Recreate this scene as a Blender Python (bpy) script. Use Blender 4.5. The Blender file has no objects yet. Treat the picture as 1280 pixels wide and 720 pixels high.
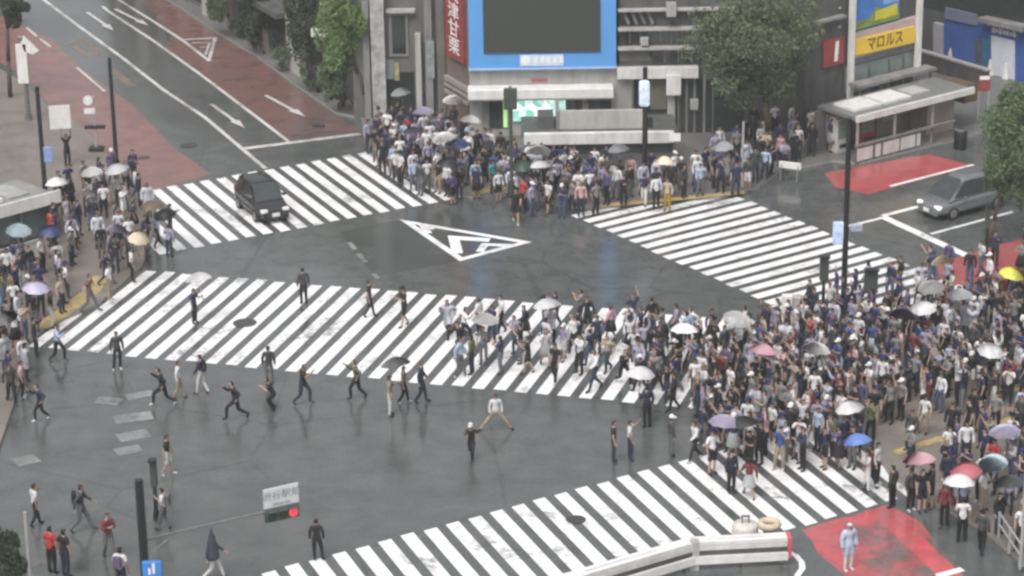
import bpy, bmesh, math, random
from mathutils import Vector, Matrix
from mathutils.geometry import tessellate_polygon
R = math.radians
rnd = random.Random(11)
sc = bpy.context.scene
col = sc.collection

# ------------------------------------------------------------------ camera
F_PX, PIT, ROL, CAM_H = 3300.0, R(20.36835), R(0.884867), 39.29773
CAM = Vector((0, 0, CAM_H))
_f = Vector((0, math.cos(PIT), -math.sin(PIT)))
_r0 = Vector((1, 0, 0))
_d0 = Vector((0, -math.sin(PIT), -math.cos(PIT)))
_c, _s = math.cos(ROL), math.sin(ROL)
RT = _r0 * _c + _d0 * _s
DN = -_r0 * _s + _d0 * _c

def ray(px, py):
    return _f * F_PX + RT * (px - 640) + DN * (py - 360)

def G(px, py, z=0.0):
    d = ray(px, py)
    t = (z - CAM_H) / d.z
    return CAM + d * t

def PX(p):
    v = Vector(p) - CAM
    k = F_PX / v.dot(_f)
    return 640 + v.dot(RT) * k, 360 + v.dot(DN) * k

def ztop(base, py):
    lo, hi = 0.0, 60.0
    for _ in range(50):
        m = (lo + hi) / 2
        if PX((base.x, base.y, m))[1] > py: lo = m
        else: hi = m
    return lo

cam_d = bpy.data.cameras.new('camera'); cam = bpy.data.objects.new('camera', cam_d); col.objects.link(cam)
cam_d.sensor_width = 36.0; cam_d.lens = F_PX / 1280 * 36.0; cam_d.clip_start = 1; cam_d.clip_end = 2000
m = Matrix((( RT.x, -DN.x, -_f.x, 0), (RT.y, -DN.y, -_f.y, 0), (RT.z, -DN.z, -_f.z, CAM_H), (0, 0, 0, 1)))
cam.matrix_world = m
sc.camera = cam

# ------------------------------------------------------------------ materials
MATS = {}
def srgb(r, g, b):
    return tuple(((c/255)/12.92 if c/255 <= .04045 else ((c/255+.055)/1.055)**2.4) for c in (r, g, b)) + (1,)

def new_mat(name):
    mt = bpy.data.materials.new(name); mt.use_nodes = True
    nt = mt.node_tree; b = nt.nodes['Principled BSDF']
    MATS[name] = mt
    return mt, nt, b

def noise(nt, scale, detail=4, rough=.6, coord=None):
    n = nt.nodes.new('ShaderNodeTexNoise'); n.inputs['Scale'].default_value = scale
    n.inputs['Detail'].default_value = detail; n.inputs['Roughness'].default_value = rough
    if coord is not None: nt.links.new(coord, n.inputs['Vector'])
    return n

def ramp(nt, src, p0, c0, p1, c1):
    r = nt.nodes.new('ShaderNodeValToRGB'); e = r.color_ramp.elements
    e[0].position = p0; e[0].color = c0; e[1].position = p1; e[1].color = c1
    nt.links.new(src, r.inputs['Fac']); return r

def g4(v): return (v, v, v, 1)

def mat(name, c, rough=.6, var=.25, scale=3.0, metal=0.0, emit=0.0, spec=.5, coord='Object', streak=1.0):
    """plain surface: base colour broken up by noise"""
    if name in MATS: return MATS[name]
    mt, nt, b = new_mat(name)
    tc = nt.nodes.new('ShaderNodeTexCoord')
    co = tc.outputs[coord]
    if streak != 1.0:
        mp = nt.nodes.new('ShaderNodeMapping'); mp.inputs['Scale'].default_value = (1, 1, streak); nt.links.new(co, mp.inputs['Vector']); co = mp.outputs[0]
    n = noise(nt, scale, 6, .7, co)
    lo = tuple(x*(1-var) for x in c[:3]) + (1,); hi = tuple(min(1, x*(1+var*.7)) for x in c[:3]) + (1,)
    r = ramp(nt, n.outputs['Fac'], .3, lo, .7, hi)
    nt.links.new(r.outputs['Color'], b.inputs['Base Color'])
    b.inputs['Roughness'].default_value = rough; b.inputs['Metallic'].default_value = metal
    b.inputs['Specular IOR Level'].default_value = spec
    if emit:
        nt.links.new(r.outputs['Color'], b.inputs['Emission Color']); b.inputs['Emission Strength'].default_value = emit
    return mt

def tint_mat(name, rough=.75, var=.25, scale=6.0, attr=None, spec=.3, alpha=1.0):
    """cloth-like surface: colour from the object (or from a mesh attribute) broken up by noise"""
    mt, nt, b = new_mat(name)
    if attr:
        a = nt.nodes.new('ShaderNodeAttribute'); a.attribute_name = attr; src = a.outputs['Color']
    else:
        a = nt.nodes.new('ShaderNodeObjectInfo'); src = a.outputs['Color']
    tc = nt.nodes.new('ShaderNodeTexCoord')
    n = noise(nt, scale, 3, .6, tc.outputs['Object'])
    r = ramp(nt, n.outputs['Fac'], .3, g4(1-var), .7, g4(1))
    mx = nt.nodes.new('ShaderNodeMix'); mx.data_type = 'RGBA'; mx.blend_type = 'MULTIPLY'; mx.inputs[0].default_value = 1
    nt.links.new(src, mx.inputs[6]); nt.links.new(r.outputs['Color'], mx.inputs[7])
    nt.links.new(mx.outputs[2], b.inputs['Base Color'])
    b.inputs['Roughness'].default_value = rough; b.inputs['Specular IOR Level'].default_value = spec
    b.inputs['Alpha'].default_value = alpha
    return mt

# wet asphalt -------------------------------------------------------------
def asphalt_mat():
    mt, nt, b = new_mat('wet_asphalt')
    tc = nt.nodes.new('ShaderNodeTexCoord'); co = tc.outputs['Object']
    big = noise(nt, .11, 3, .55, co); fine = noise(nt, 9.0, 6, .75, co); mid = noise(nt, .9, 5, .6, co)
    r1 = ramp(nt, mid.outputs['Fac'], .3, (.066, .070, .069, 1), .72, (.105, .111, .109, 1))
    r2 = ramp(nt, fine.outputs['Fac'], .3, g4(.72), .7, g4(1.2))
    mx = nt.nodes.new('ShaderNodeMix'); mx.data_type = 'RGBA'; mx.blend_type = 'MULTIPLY'; mx.inputs[0].default_value = 1
    nt.links.new(r1.outputs['Color'], mx.inputs[6]); nt.links.new(r2.outputs['Color'], mx.inputs[7])
    vo = nt.nodes.new('ShaderNodeTexVoronoi'); vo.feature = 'DISTANCE_TO_EDGE'; vo.inputs['Scale'].default_value = .13
    wn = noise(nt, .5, 3, .5, co); wm = nt.nodes.new('ShaderNodeMix'); wm.data_type = 'VECTOR'; wm.inputs[0].default_value = .12
    nt.links.new(co, wm.inputs[4]); nt.links.new(wn.outputs['Color'], wm.inputs[5]); nt.links.new(wm.outputs[1], vo.inputs['Vector'])
    rs = ramp(nt, vo.outputs['Distance'], .003, g4(.8), .012, g4(1))
    oil = noise(nt, .33, 5, .7, co); ro = ramp(nt, oil.outputs['Fac'], .28, g4(.74), .46, g4(1))
    m2 = nt.nodes.new('ShaderNodeMix'); m2.data_type = 'RGBA'; m2.blend_type = 'MULTIPLY'; m2.inputs[0].default_value = 1
    m3 = nt.nodes.new('ShaderNodeMix'); m3.data_type = 'RGBA'; m3.blend_type = 'MULTIPLY'; m3.inputs[0].default_value = 1
    nt.links.new(mx.outputs[2], m2.inputs[6]); nt.links.new(rs.outputs['Color'], m2.inputs[7])
    nt.links.new(m2.outputs[2], m3.inputs[6]); nt.links.new(ro.outputs['Color'], m3.inputs[7])
    nt.links.new(m3.outputs[2], b.inputs['Base Color'])
    rr = ramp(nt, big.outputs['Fac'], .36, g4(.10), .62, g4(.25))
    nt.links.new(rr.outputs['Color'], b.inputs['Roughness'])
    bp = nt.nodes.new('ShaderNodeBump'); bp.inputs['Strength'].default_value = .07; bp.inputs['Distance'].default_value = .02
    nt.links.new(fine.outputs['Fac'], bp.inputs['Height']); nt.links.new(bp.outputs['Normal'], b.inputs['Normal'])
    b.inputs['IOR'].default_value = 1.62
    return mt
M_ASPH = asphalt_mat()

def paint_mat(name, c, worn, wear=.5, scale=2.2, rough=.35, edge=.1):
    """road paint worn through in patches to a second colour"""
    mt, nt, b = new_mat(name)
    tc = nt.nodes.new('ShaderNodeTexCoord'); co = tc.outputs['Object']
    n1 = noise(nt, scale, 7, .72, co); n2 = noise(nt, scale*.13, 3, .5, co)
    ad = nt.nodes.new('ShaderNodeMath'); ad.operation = 'ADD'
    nt.links.new(n1.outputs['Fac'], ad.inputs[0]); nt.links.new(n2.outputs['Fac'], ad.inputs[1])
    hf = nt.nodes.new('ShaderNodeMath'); hf.operation = 'MULTIPLY'; hf.inputs[1].default_value = .5
    nt.links.new(ad.outputs[0], hf.inputs[0])
    r = ramp(nt, hf.outputs[0], wear-edge, worn, wear+edge*.4, c)
    n3 = noise(nt, .75, 6, .7, co); r3 = ramp(nt, n3.outputs['Fac'], .32, g4(.70), .56, g4(1))
    mx = nt.nodes.new('ShaderNodeMix'); mx.data_type = 'RGBA'; mx.blend_type = 'MULTIPLY'; mx.inputs[0].default_value = 1
    nt.links.new(r.outputs['Color'], mx.inputs[6]); nt.links.new(r3.outputs['Color'], mx.inputs[7])
    nt.links.new(mx.outputs[2], b.inputs['Base Color'])
    b.inputs['Roughness'].default_value = rough
    return mt
M_WHITE = paint_mat('road_paint_white', (.80, .79, .79, 1), (.22, .22, .22, 1), .435, 3.4, edge=.07)
M_FADED = paint_mat('road_paint_faded', (.36, .37, .37, 1), (.085, .087, .087, 1), .57, 2.6, edge=.16)
M_LINE = paint_mat('road_paint_line', (.60, .58, .56, 1), (.20, .19, .19, 1), .46, 2.5, edge=.1)
M_ORANGE = paint_mat('road_paint_orange', (.21, .14, .11, 1), (.085, .083, .08, 1), .52, 1.2, edge=.1)
M_RED = paint_mat('road_red_surface', (.38, .085, .088, 1), (.26, .09, .088, 1), .45, .9, rough=.22)
M_REDWORN = paint_mat('road_red_worn', (.47, .085, .095, 1), (.13, .10, .098, 1), .53, .8, rough=.16, edge=.09)
M_REDBAND = paint_mat('road_red_band', (.50, .085, .095, 1), (.24, .10, .10, 1), .47, 1.0, rough=.2, edge=.12)
M_REDLEFT = paint_mat('bus_lane_red', (.215, .105, .092, 1), (.16, .10, .09, 1), .48, .5, rough=.25)
M_REDBROWN = paint_mat('roadside_red_brown', (.165, .090, .078, 1), (.105, .085, .078, 1), .47, .35, rough=.25)

def pave_mat(name, c, sc_=2.2):
    mt, nt, b = new_mat(name)
    tc = nt.nodes.new('ShaderNodeTexCoord'); co = tc.outputs['Object']
    br = nt.nodes.new('ShaderNodeTexBrick'); br.inputs['Scale'].default_value = sc_
    br.inputs['Color1'].default_value = c; br.inputs['Color2'].default_value = tuple(x*.82 for x in c[:3]) + (1,)
    br.inputs['Mortar'].default_value = tuple(x*.55 for x in c[:3]) + (1,); br.inputs['Mortar Size'].default_value = .02
    nt.links.new(co, br.inputs['Vector'])
    n = noise(nt, .7, 6, .65, co); r = ramp(nt, n.outputs['Fac'], .3, g4(.66), .7, g4(1.05))
    mx = nt.nodes.new('ShaderNodeMix'); mx.data_type = 'RGBA'; mx.blend_type = 'MULTIPLY'; mx.inputs[0].default_value = 1
    nt.links.new(br.outputs['Color'], mx.inputs[6]); nt.links.new(r.outputs['Color'], mx.inputs[7])
    nt.links.new(mx.outputs[2], b.inputs['Base Color'])
    rr = ramp(nt, n.outputs['Fac'], .35, g4(.3), .65, g4(.6)); nt.links.new(rr.outputs['Color'], b.inputs['Roughness'])
    return mt
M_PAVE = pave_mat('paving_tan', (.23, .20, .18, 1))
M_PAVEG = pave_mat('paving_grey', (.19, .185, .18, 1))
M_TACT = mat('tactile_yellow', (.38, .29, .13, 1), .5, .5, 3)
M_KERB = mat('kerb_stone', (.28, .27, .25, 1), .5, .3, 4)

# ------------------------------------------------------------------ object helpers
def link(name, me, m=None, parent=None):
    o = bpy.data.objects.new(name, me); col.objects.link(o)
    if m is not None:
        for x in (m if isinstance(m, (list, tuple)) else [m]): me.materials.append(x)
    if parent is not None: o.parent = parent
    return o

def tag(o, label=None, cat=None, group=None, kind=None):
    if label: o['label'] = label
    if cat: o['category'] = cat
    if group: o['group'] = group
    if kind: o['kind'] = kind
    return o

def empty(name, loc, label, cat, group=None, rz=0.0):
    o = bpy.data.objects.new(name, None); o.empty_display_size = .2; col.objects.link(o)
    o.location = loc; o.rotation_euler = (0, 0, rz)
    return tag(o, label, cat, group)

class MB:
    """collects boxes, bars, tubes and plates into one mesh"""
    def __init__(self): self.bm = bmesh.new()
    def box(self, c, s, rot=None, bev=0.0):
        mtx = Matrix.Translation(Vector(c)) @ (rot.to_4x4() if rot is not None else Matrix.Identity(4)) @ Matrix.Diagonal((s[0], s[1], s[2], 1))
        r = bmesh.ops.create_cube(self.bm, size=1, matrix=mtx)
        if bev:
            es = {e for v in r['verts'] for e in v.link_edges}
            bmesh.ops.bevel(self.bm, geom=list(es), offset=bev, segments=2, affect='EDGES', profile=.5)
        return self
    def bar(self, a, b, w, h=None, up=(0, 0, 1)):
        a, b = Vector(a), Vector(b); d = b - a; L = d.length; z = d.normalized()
        x = z.cross(Vector(up))
        if x.length < 1e-4: x = z.cross(Vector((0, 1, 0)))
        x.normalize(); y = z.cross(x)
        rot = Matrix((x, y, z)).transposed()
        return self.box((a + b) / 2, (w, h or w, L), rot)
    def tube(self, a, b, r0, r1=None, seg=10, caps=True):
        a, b = Vector(a), Vector(b); d = b - a
        q = d.to_track_quat('Z', 'Y').to_matrix().to_4x4()
        bmesh.ops.create_cone(self.bm, cap_ends=caps, segments=seg, radius1=r0, radius2=r0 if r1 is None else r1, depth=d.length,
                              matrix=Matrix.Translation((a + b) / 2) @ q)
        return self
    def sphere(self, c, r, s=(1, 1, 1), seg=12):
        bmesh.ops.create_uvsphere(self.bm, u_segments=seg, v_segments=max(6, seg//2), radius=r, matrix=Matrix.Translation(Vector(c)) @ Matrix.Diagonal((*s, 1)))
        return self
    def lathe(self, prof, c=(0, 0, 0), seg=16):
        rings = []
        for (r, z) in prof:
            rings.append([self.bm.verts.new((c[0] + r*math.cos(2*math.pi*k/seg), c[1] + r*math.sin(2*math.pi*k/seg), c[2] + z)) for k in range(seg)])
        for a, b in zip(rings, rings[1:]):
            for k in range(seg): self.bm.faces.new((a[k], a[(k+1) % seg], b[(k+1) % seg], b[k]))
        self.bm.faces.new(list(reversed(rings[0]))); self.bm.faces.new(rings[-1])
        return self
    def quad(self, pts):
        self.bm.faces.new([self.bm.verts.new(p) for p in pts]); return self
    def prism(self, pts, d):
        """polygon pts extruded by vector d"""
        d = Vector(d); n = len(pts)
        lo = [self.bm.verts.new(Vector(p)) for p in pts]; hi = [self.bm.verts.new(Vector(p) + d) for p in pts]
        self.bm.faces.new(list(reversed(lo))); self.bm.faces.new(hi)
        for k in range(n): self.bm.faces.new((lo[k], lo[(k+1) % n], hi[(k+1) % n], hi[k]))
        return self
    def build(self, name, m, parent=None, smooth=False):
        bmesh.ops.recalc_face_normals(self.bm, faces=self.bm.faces[:])
        me = bpy.data.meshes.new(name); self.bm.to_mesh(me); self.bm.free()
        if smooth:
            for p in me.polygons: p.use_smooth = True
        return link(name, me, m, parent)

def area2(P): return sum(P[i][0]*P[(i+1) % len(P)][1] - P[(i+1) % len(P)][0]*P[i][1] for i in range(len(P)))

def flat(name, polys, z, m, dz=0.0):
    """flat road surface pieces (world xy polygons) at height z"""
    vs, fs = [], []
    z -= dz
    for P in polys:
        z += dz
        P = [(p[0], p[1]) for p in P]
        if area2(P) < 0: P = P[::-1]
        k = len(vs); vs += [(x, y, z) for x, y in P]
        for t in tessellate_polygon([[Vector((x, y, 0)) for x, y in P]]):
            a, b, c = t
            A = (P[b][0]-P[a][0])*(P[c][1]-P[a][1]) - (P[c][0]-P[a][0])*(P[b][1]-P[a][1])
            fs.append((k+a, k+b, k+c) if A > 0 else (k+a, k+c, k+b))
    me = bpy.data.meshes.new(name); me.from_pydata(vs, [], fs); me.update()
    return tag(link(name, me, m), kind='structure')

def gp(pts): return [G(*p).xy for p in pts]

def stroke(pts, w):
    """polyline of pixel points as a mitred world strip of constant width"""
    P = gp(pts); n = len(P); closed = (P[0]-P[-1]).length < 1e-6
    if closed: P = P[:-1]; n -= 1
    L, Rr = [], []
    for i in range(n):
        a = P[i-1] if (i > 0 or closed) else None; c = P[(i+1) % n] if (i < n-1 or closed) else None
        d1 = (P[i]-a).normalized() if a is not None else None; d2 = (c-P[i]).normalized() if c is not None else None
        d1 = d1 or d2; d2 = d2 or d1
        n1 = Vector((-d1.y, d1.x)); n2 = Vector((-d2.y, d2.x)); b = (n1+n2)
        b = b.normalized() if b.length > 1e-3 else n1
        k = min(3.0, 1/max(.2, b.dot(n1))) * w/2
        L.append(P[i]+b*k); Rr.append(P[i]-b*k)
    out = []
    for i in range(n if closed else n-1):
        j = (i+1) % n; out.append([Rr[i], Rr[j], L[j], L[i]])
    return out

def slab(name, pts, h, m, mk=M_KERB):
    """raised pavement with a kerb edge; pts are world xy"""
    P = [tuple(p) for p in pts]
    if area2(P) < 0: P = P[::-1]
    n = len(P)
    vs = [(x, y, h) for x, y in P] + [(x, y, -.05) for x, y in P]
    fs = []; mi = []
    for t in tessellate_polygon([[Vector((x, y, 0)) for x, y in P]]):
        a, b, c = t
        A = (P[b][0]-P[a][0])*(P[c][1]-P[a][1]) - (P[c][0]-P[a][0])*(P[b][1]-P[a][1])
        fs.append((a, b, c) if A > 0 else (a, c, b)); mi.append(0)
    for k in range(n):
        fs.append((k, n+k, n+(k+1) % n, (k+1) % n)); mi.append(1)
    me = bpy.data.meshes.new(name); me.from_pydata(vs, [], fs); me.update()
    for p, i in zip(me.polygons, mi): p.material_index = i
    return tag(link(name, me, [m, mk]), kind='structure')

def text(body, name, size, m, parent, origin, u, v, n, align='CENTER', depth=.02, sx=1.0):
    cu = bpy.data.curves.new('t', 'FONT'); cu.body = body; cu.size = size; cu.align_x = align; cu.align_y = 'CENTER'; cu.extrude = depth; cu.resolution_u = 3
    o = bpy.data.objects.new('t', cu); col.objects.link(o)
    bpy.context.view_layer.update()
    dg = bpy.context.evaluated_depsgraph_get()
    me = bpy.data.meshes.new_from_object(o.evaluated_get(dg))
    bpy.data.objects.remove(o); bpy.data.curves.remove(cu)
    u, v, n = Vector(u), Vector(v), Vector(n)
    mtx = Matrix(((u.x*sx, v.x, n.x, origin[0]), (u.y*sx, v.y, n.y, origin[1]), (u.z*sx, v.z, n.z, origin[2]), (0, 0, 0, 1)))
    if parent is not None: mtx = parent.matrix_basis.inverted() @ mtx
    me.transform(mtx); me.name = name; me.materials.clear()
    return link(name, me, m, parent)

# ------------------------------------------------------------------ world and light
w = bpy.data.worlds.new('World'); sc.world = w; w.use_nodes = True
nt = w.node_tree; bg = nt.nodes['Background']
sky = nt.nodes.new('ShaderNodeTexSky'); sky.sky_type = 'NISHITA'; sky.sun_disc = False
SUN_EL, SUN_ROT = R(58), R(205)
sky.sun_elevation = SUN_EL; sky.sun_rotation = SUN_ROT; sky.air_density = 1.0; sky.dust_density = 6.0; sky.ozone_density = 1.0
hs = nt.nodes.new('ShaderNodeHueSaturation'); hs.inputs['Saturation'].default_value = .16
nt.links.new(sky.outputs[0], hs.inputs['Color']); nt.links.new(hs.outputs[0], bg.inputs['Color'])
bg.inputs['Strength'].default_value = .13
sl = bpy.data.lights.new('sun', 'SUN'); sl.energy = .9; sl.angle = R(30); sl.color = (1, .97, .93)
so = bpy.data.objects.new('sun', sl); col.objects.link(so)
sdir = Vector((math.sin(SUN_ROT)*math.cos(SUN_EL), math.cos(SUN_ROT)*math.cos(SUN_EL), math.sin(SUN_EL)))
so.rotation_euler = sdir.to_track_quat('Z', 'Y').to_euler()
vs_ = sc.view_settings; vs_.view_transform = 'Standard'; vs_.look = 'None'; vs_.gamma = 1.0; vs_.use_curve_mapping = False; vs_.exposure = 0.62
sc.cycles.filter_width = 2.7
sc.cycles.volume_bounces = 0; sc.cycles.max_bounces = 5; sc.cycles.diffuse_bounces = 2; sc.cycles.glossy_bounces = 3; sc.cycles.transparent_max_bounces = 6
sc.cycles.caustics_reflective = False; sc.cycles.caustics_refractive = False

# ------------------------------------------------------------------ ground and road
gm = bpy.data.meshes.new('ground')
gm.from_pydata([(-260, -120, 0), (260, -120, 0), (260, 420, 0), (-260, 420, 0)], [], [(0, 1, 2, 3)])
tag(link('ground', gm, M_ASPH), kind='structure')

def crosswalk(name, U0, d, wv, k0, k1, z=.008, duty=.29, skip=()):
    U0, d, wv = Vector(U0), Vector(d), Vector(wv); P = []
    r2 = random.Random(len(name))
    for k in range(k0, k1 + 1):
        a = U0 + d*(k - duty); b = U0 + d*(k + duty)
        j = r2.uniform(-.008, .008); j2 = r2.uniform(-.008, .008)
        P.append([a + wv*j, a + wv*(1+j2), b + wv*(1+j2), b + wv*j])
    return flat(name, P, z, M_WHITE)
crosswalk('crosswalk_marking', (-17.7459, 119.7273), (.7391, .4104), (3.7619, -7.9523), -2, 18)
crosswalk('crosswalk_marking', (9.8632, 118.9019), (.4884, -.7237), (-6.4379, -4.464), -1, 20)
crosswalk('crosswalk_marking', (-14.9374, 108.4568), (.8226, -.2311), (-2.891, -9.1026), -4, 32)
crosswalk('crosswalk_marking', (-7.5009, 79.5157), (.7575, .447), (2.4977, -6.3143), -4, 25)

flat('bus_lane_surface', [gp([(-60, -8), (62, 48), (105, 88), (165, 130), (215, 183), (264, 218), (182, 241), (150, 214), (60, 130), (35, 100), (-60, 40)])], .004, M_REDLEFT)
flat('roadside_surface', [gp([(150, -30), (207, 0), (270, 42), (320, 72), (370, 110), (420, 145), (452, 163), (366, 178), (320, 144), (262, 100), (205, 60), (215, 45)])], .004, M_REDBROWN)
flat('bus_bay_surface', [gp([(1030, 217), (1090, 205), (1160, 193), (1217, 207), (1125, 232), (1085, 243), (1045, 234)]),
                         gp([(1170, 330), (1206, 319), (1285, 296), (1285, 345), (1240, 352), (1180, 372)])], .004, M_RED)
flat('worn_lane_surface', [gp([(1008, 660), (1110, 631), (1150, 652), (1205, 722), (1180, 740), (1060, 722), (1022, 692)])], .004, M_REDWORN)
flat('red_band_surface', stroke([(1096, 638), (1130, 664), (1192, 724)], .8) + stroke([(1014, 661), (1036, 684), (1072, 712)], .7), .006, M_REDBAND)
flat('asphalt_patch', [gp([(-20, 735), (60, 700), (180, 655), (345, 596), (420, 640), (436, 690), (330, 724), (180, 760)])], .003,
     mat('asphalt_light', (.085, .089, .088, 1), .13, .3, .6))
flat('asphalt_patch', [gp([(425, 290), (560, 262), (640, 300), (560, 330), (470, 345), (445, 320)])], .002,
     mat('asphalt_green_grey', (.062, .067, .065, 1), .16, .3, .7))

lines = stroke([(40, -12), (55, 0), (100, 34), (150, 70), (205, 113), (255, 146), (332, 211)], .22)
lines += stroke([(128, 8), (135, 14), (190, 50), (250, 93), (320, 146), (363, 179)], .2)
lines += stroke([(140, -6), (148, 0), (190, 26), (230, 52), (262, 77)], .2)
lines += stroke([(300, 187), (450, 168)], .42)
lines += stroke([(230, 50), (269, 48), (261, 77)], .2) + stroke([(240, 54), (262, 54), (257, 69)], .15) + stroke([(249, 60), (258, 59)], .15)
lines += stroke([(33, 35), (46, 46)], .16) + stroke([(50, 49), (63, 59)], .16) + stroke([(96, 85), (131, 115)], .16)
def arrow(a, b, w):
    A, B = G(*a).xy, G(*b).xy; d = (B-A).normalized(); n = Vector((-d.y, d.x)); H = B - d*1.5
    return [[A-n*w*.5, H-n*w*.5, H+n*w*.5, A+n*w*.5], [H-n*w*1.25, B, H+n*w*1.25]]
lines += arrow((109, 16), (142, 39), .22) + arrow((144, 12), (186, 33), .22) + arrow((264, 131), (306, 161), .22) + arrow((332, 120), (382, 147), .22)
flat('lane_marking', lines, .009, M_LINE, .0012)
l2 = stroke([(1060, 283), (1105, 272)], .22) + stroke([(1103, 270), (1142, 260), (1160, 256)], .3) + stroke([(1103, 271), (1209, 320)], .45) + stroke([(1163, 293), (1266, 265)], .2)
l2 += stroke([(1113, 233), (1217, 206)], .2)
l2 += stroke([(985, 690), (995, 695), (1002, 703), (1003, 711), (996, 721)], .2) + stroke([(1172, 721), (1203, 712)], .3)
flat('stop_line_marking', l2, .011, M_WHITE, .0012)
flat('lane_number_marking', stroke([(90, 54), (100, 50), (115, 58), (122, 68), (108, 70), (94, 58)], .35) + stroke([(140, 88), (158, 102), (165, 108)], .5), .008, M_ORANGE)
flat('faded_marking', stroke([(120, 500), (150, 503)], .7) + stroke([(158, 497), (192, 491)], .6) + stroke([(143, 525), (190, 519)], .8) + stroke([(148, 548), (186, 541)], .8)
     + stroke([(18, 579), (46, 572)], .8) + stroke([(145, 566), (176, 560)], .7) + stroke([(437, 303), (444, 312)], .22) + stroke([(448, 317), (457, 328)], .25) + stroke([(467, 342), (472, 348)], .22), .008, M_FADED)
# chevron island painted on the road
ch = stroke([(508, 277.3), (657, 303), (576.5, 324.3), (508, 277.3)], .32)
ch += stroke([(641, 307.2), (606, 306.2), (599.5, 315)], .36) + stroke([(612, 300.5), (567, 297.5), (572, 317)], .48) + stroke([(543, 286), (530, 284.5), (536, 292)], .32)
flat('chevron_marking', ch, .011, M_WHITE, .0012)

# pavements --------------------------------------------------------------
PH = .13
far_l = [G(-60, -30).xy, G(-60, 60).xy]
slab('left_pavement', gp([(-120, 30), (0, 88), (35, 110), (60, 136), (100, 158), (150, 214), (183, 243), (196, 262), (192, 292), (178, 335), (122, 384), (62, 408), (36, 430), (20, 500), (0, 560), (-40, 640), (-260, 560)]), PH, M_PAVE)
slab('corner_pavement', gp([(452, 150), (458, 192), (500, 219), (545, 238), (590, 249), (640, 240), (700, 259), (748, 263), (830, 252), (900, 249), (948, 236), (975, 216), (1040, 203), (1075, 206), (1212, 172), (1290, 150), (1500, 60), (1300, -140), (200, -140), (170, -30), (207, -1), (270, 41), (320, 71), (370, 108), (420, 143)]), PH, M_PAVEG)
slab('station_pavement', gp([(1140, 402), (1165, 392), (1285, 352), (1500, 300), (1500, 800), (1285, 712), (1228, 664), (1150, 622), (1112, 596), (1092, 565), (1098, 480)]), PH, M_PAVE)

def strip(name, pts, wd, z):
    P = [G(*p, PH).xy for p in pts]; out = []
    for a, b in zip(P, P[1:]):
        d = (b-a).normalized(); n = Vector((-d.y, d.x))*(wd/2); out.append([a-n, b-n, b+n, a+n])
    return flat(name, out, z, M_TACT)
strip('tactile_paving', [(592, 243), (612, 236), (640, 234)], .5, PH+.005)
strip('tactile_paving', [(748, 257), (830, 250), (930, 240)], .5, PH+.005)
strip('tactile_paving', [(1118, 566), (1150, 556), (1200, 541), (1284, 519)], .4, PH+.005)
strip('tactile_paving', [(1232, 489), (1285, 486)], .35, PH+.005)
strip('tactile_paving', [(50, 410), (92, 381), (114, 364), (128, 345)], .75, PH+.005)

# damp city air
hm = bpy.data.materials.new('damp_air'); hm.use_nodes = True
hn = hm.node_tree; hn.nodes.remove(hn.nodes['Principled BSDF'])
pv = hn.nodes.new('ShaderNodeVolumePrincipled'); pv.inputs['Density'].default_value = .00055; pv.inputs['Color'].default_value = (.93, .94, .95, 1); pv.inputs['Anisotropy'].default_value = .1
hn.links.new(pv.outputs[0], hn.nodes['Material Output'].inputs['Volume'])
tag(MB().box((0, 150, 22), (540, 560, 46)).build('haze', hm), kind='stuff')

# manhole covers
def manhole(px, py, r, lab):
    p = G(px, py)
    e = MB().lathe([(r, 0), (r, .014), (r*.93, .016), (r*.9, .012), (.02, .012)], (0, 0, 0), 20).build('manhole_cover', mat('cast_iron', (.095, .095, .095, 1), .35, .4, 8, .6))
    e.location = (p.x, p.y, .012); tag(e, lab, 'manhole cover', 'iron covers set in the road')
manhole(235, 182, .42, 'dark round manhole cover in grey lane before the striped crossing')
manhole(306, 404, .5, 'wide iron manhole cover lying across the long diagonal crossing stripes')
manhole(180, 197, .3, 'small round manhole cover in the red bus lane')
manhole(720, 650, .35, 'round manhole cover among stripes by the white road barrier')
manhole(398, 158, .35, 'round manhole cover on red-brown roadside next to the stop line')

# ------------------------------------------------------------------ buildings
C_ = {}
def M(k, *a, **kw): return mat(k, *a, **kw)
M_CONC = M('concrete_grey', (.21, .205, .20, 1), .7, .42, 1.6, streak=.2)
M_CONCD = M('concrete_dark', (.082, .084, .082, 1), .6, .5, 1.6, streak=.25)
M_CONCL = M('concrete_pale', (.38, .365, .35, 1), .65, .3, 1.8, streak=.2)
M_WHITEP = M('white_panel', (.60, .59, .575, 1), .5, .26, 2.0, streak=.3)
M_WHITEB = M('white_enamel', (.68, .67, .65, 1), .35, .2, 2.2, streak=.35)
M_BLACKM = M('black_metal', (.022, .024, .024, 1), .45, .3, 5, .3)
M_GREYM = M('grey_metal', (.20, .20, .20, 1), .4, .3, 4, .5)
M_STEEL = M('pale_metal', (.48, .48, .47, 1), .4, .2, 4, .4)
M_GLASS = M('dark_glass', (.028, .033, .033, 1), .08, .4, .8, spec=.8)
M_GLASSG = M('green_glass', (.22, .27, .25, 1), .15, .25, .8, spec=.7)
M_BLUE = M('billboard_blue', (.105, .32, .67, 1), .4, .08, .6)
M_SCREEN = M('screen_off', (.044, .048, .044, 1), .5, .05, .3)
M_REDS = M('sign_red', (.27, .05, .05, 1), .5, .25, 2)
M_YEL = M('sign_yellow', (.78, .52, .055, 1), .45, .1, 2)
M_SHOPB = M('shop_blue', (.045, .10, .33, 1), .5, .25, .8)
M_BROWN = M('brown_wall', (.16, .115, .10, 1), .65, .3, 1.2)
M_SIGNW = M('sign_white_letters', (.80, .78, .78, 1), .5, .12, 3)

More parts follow.
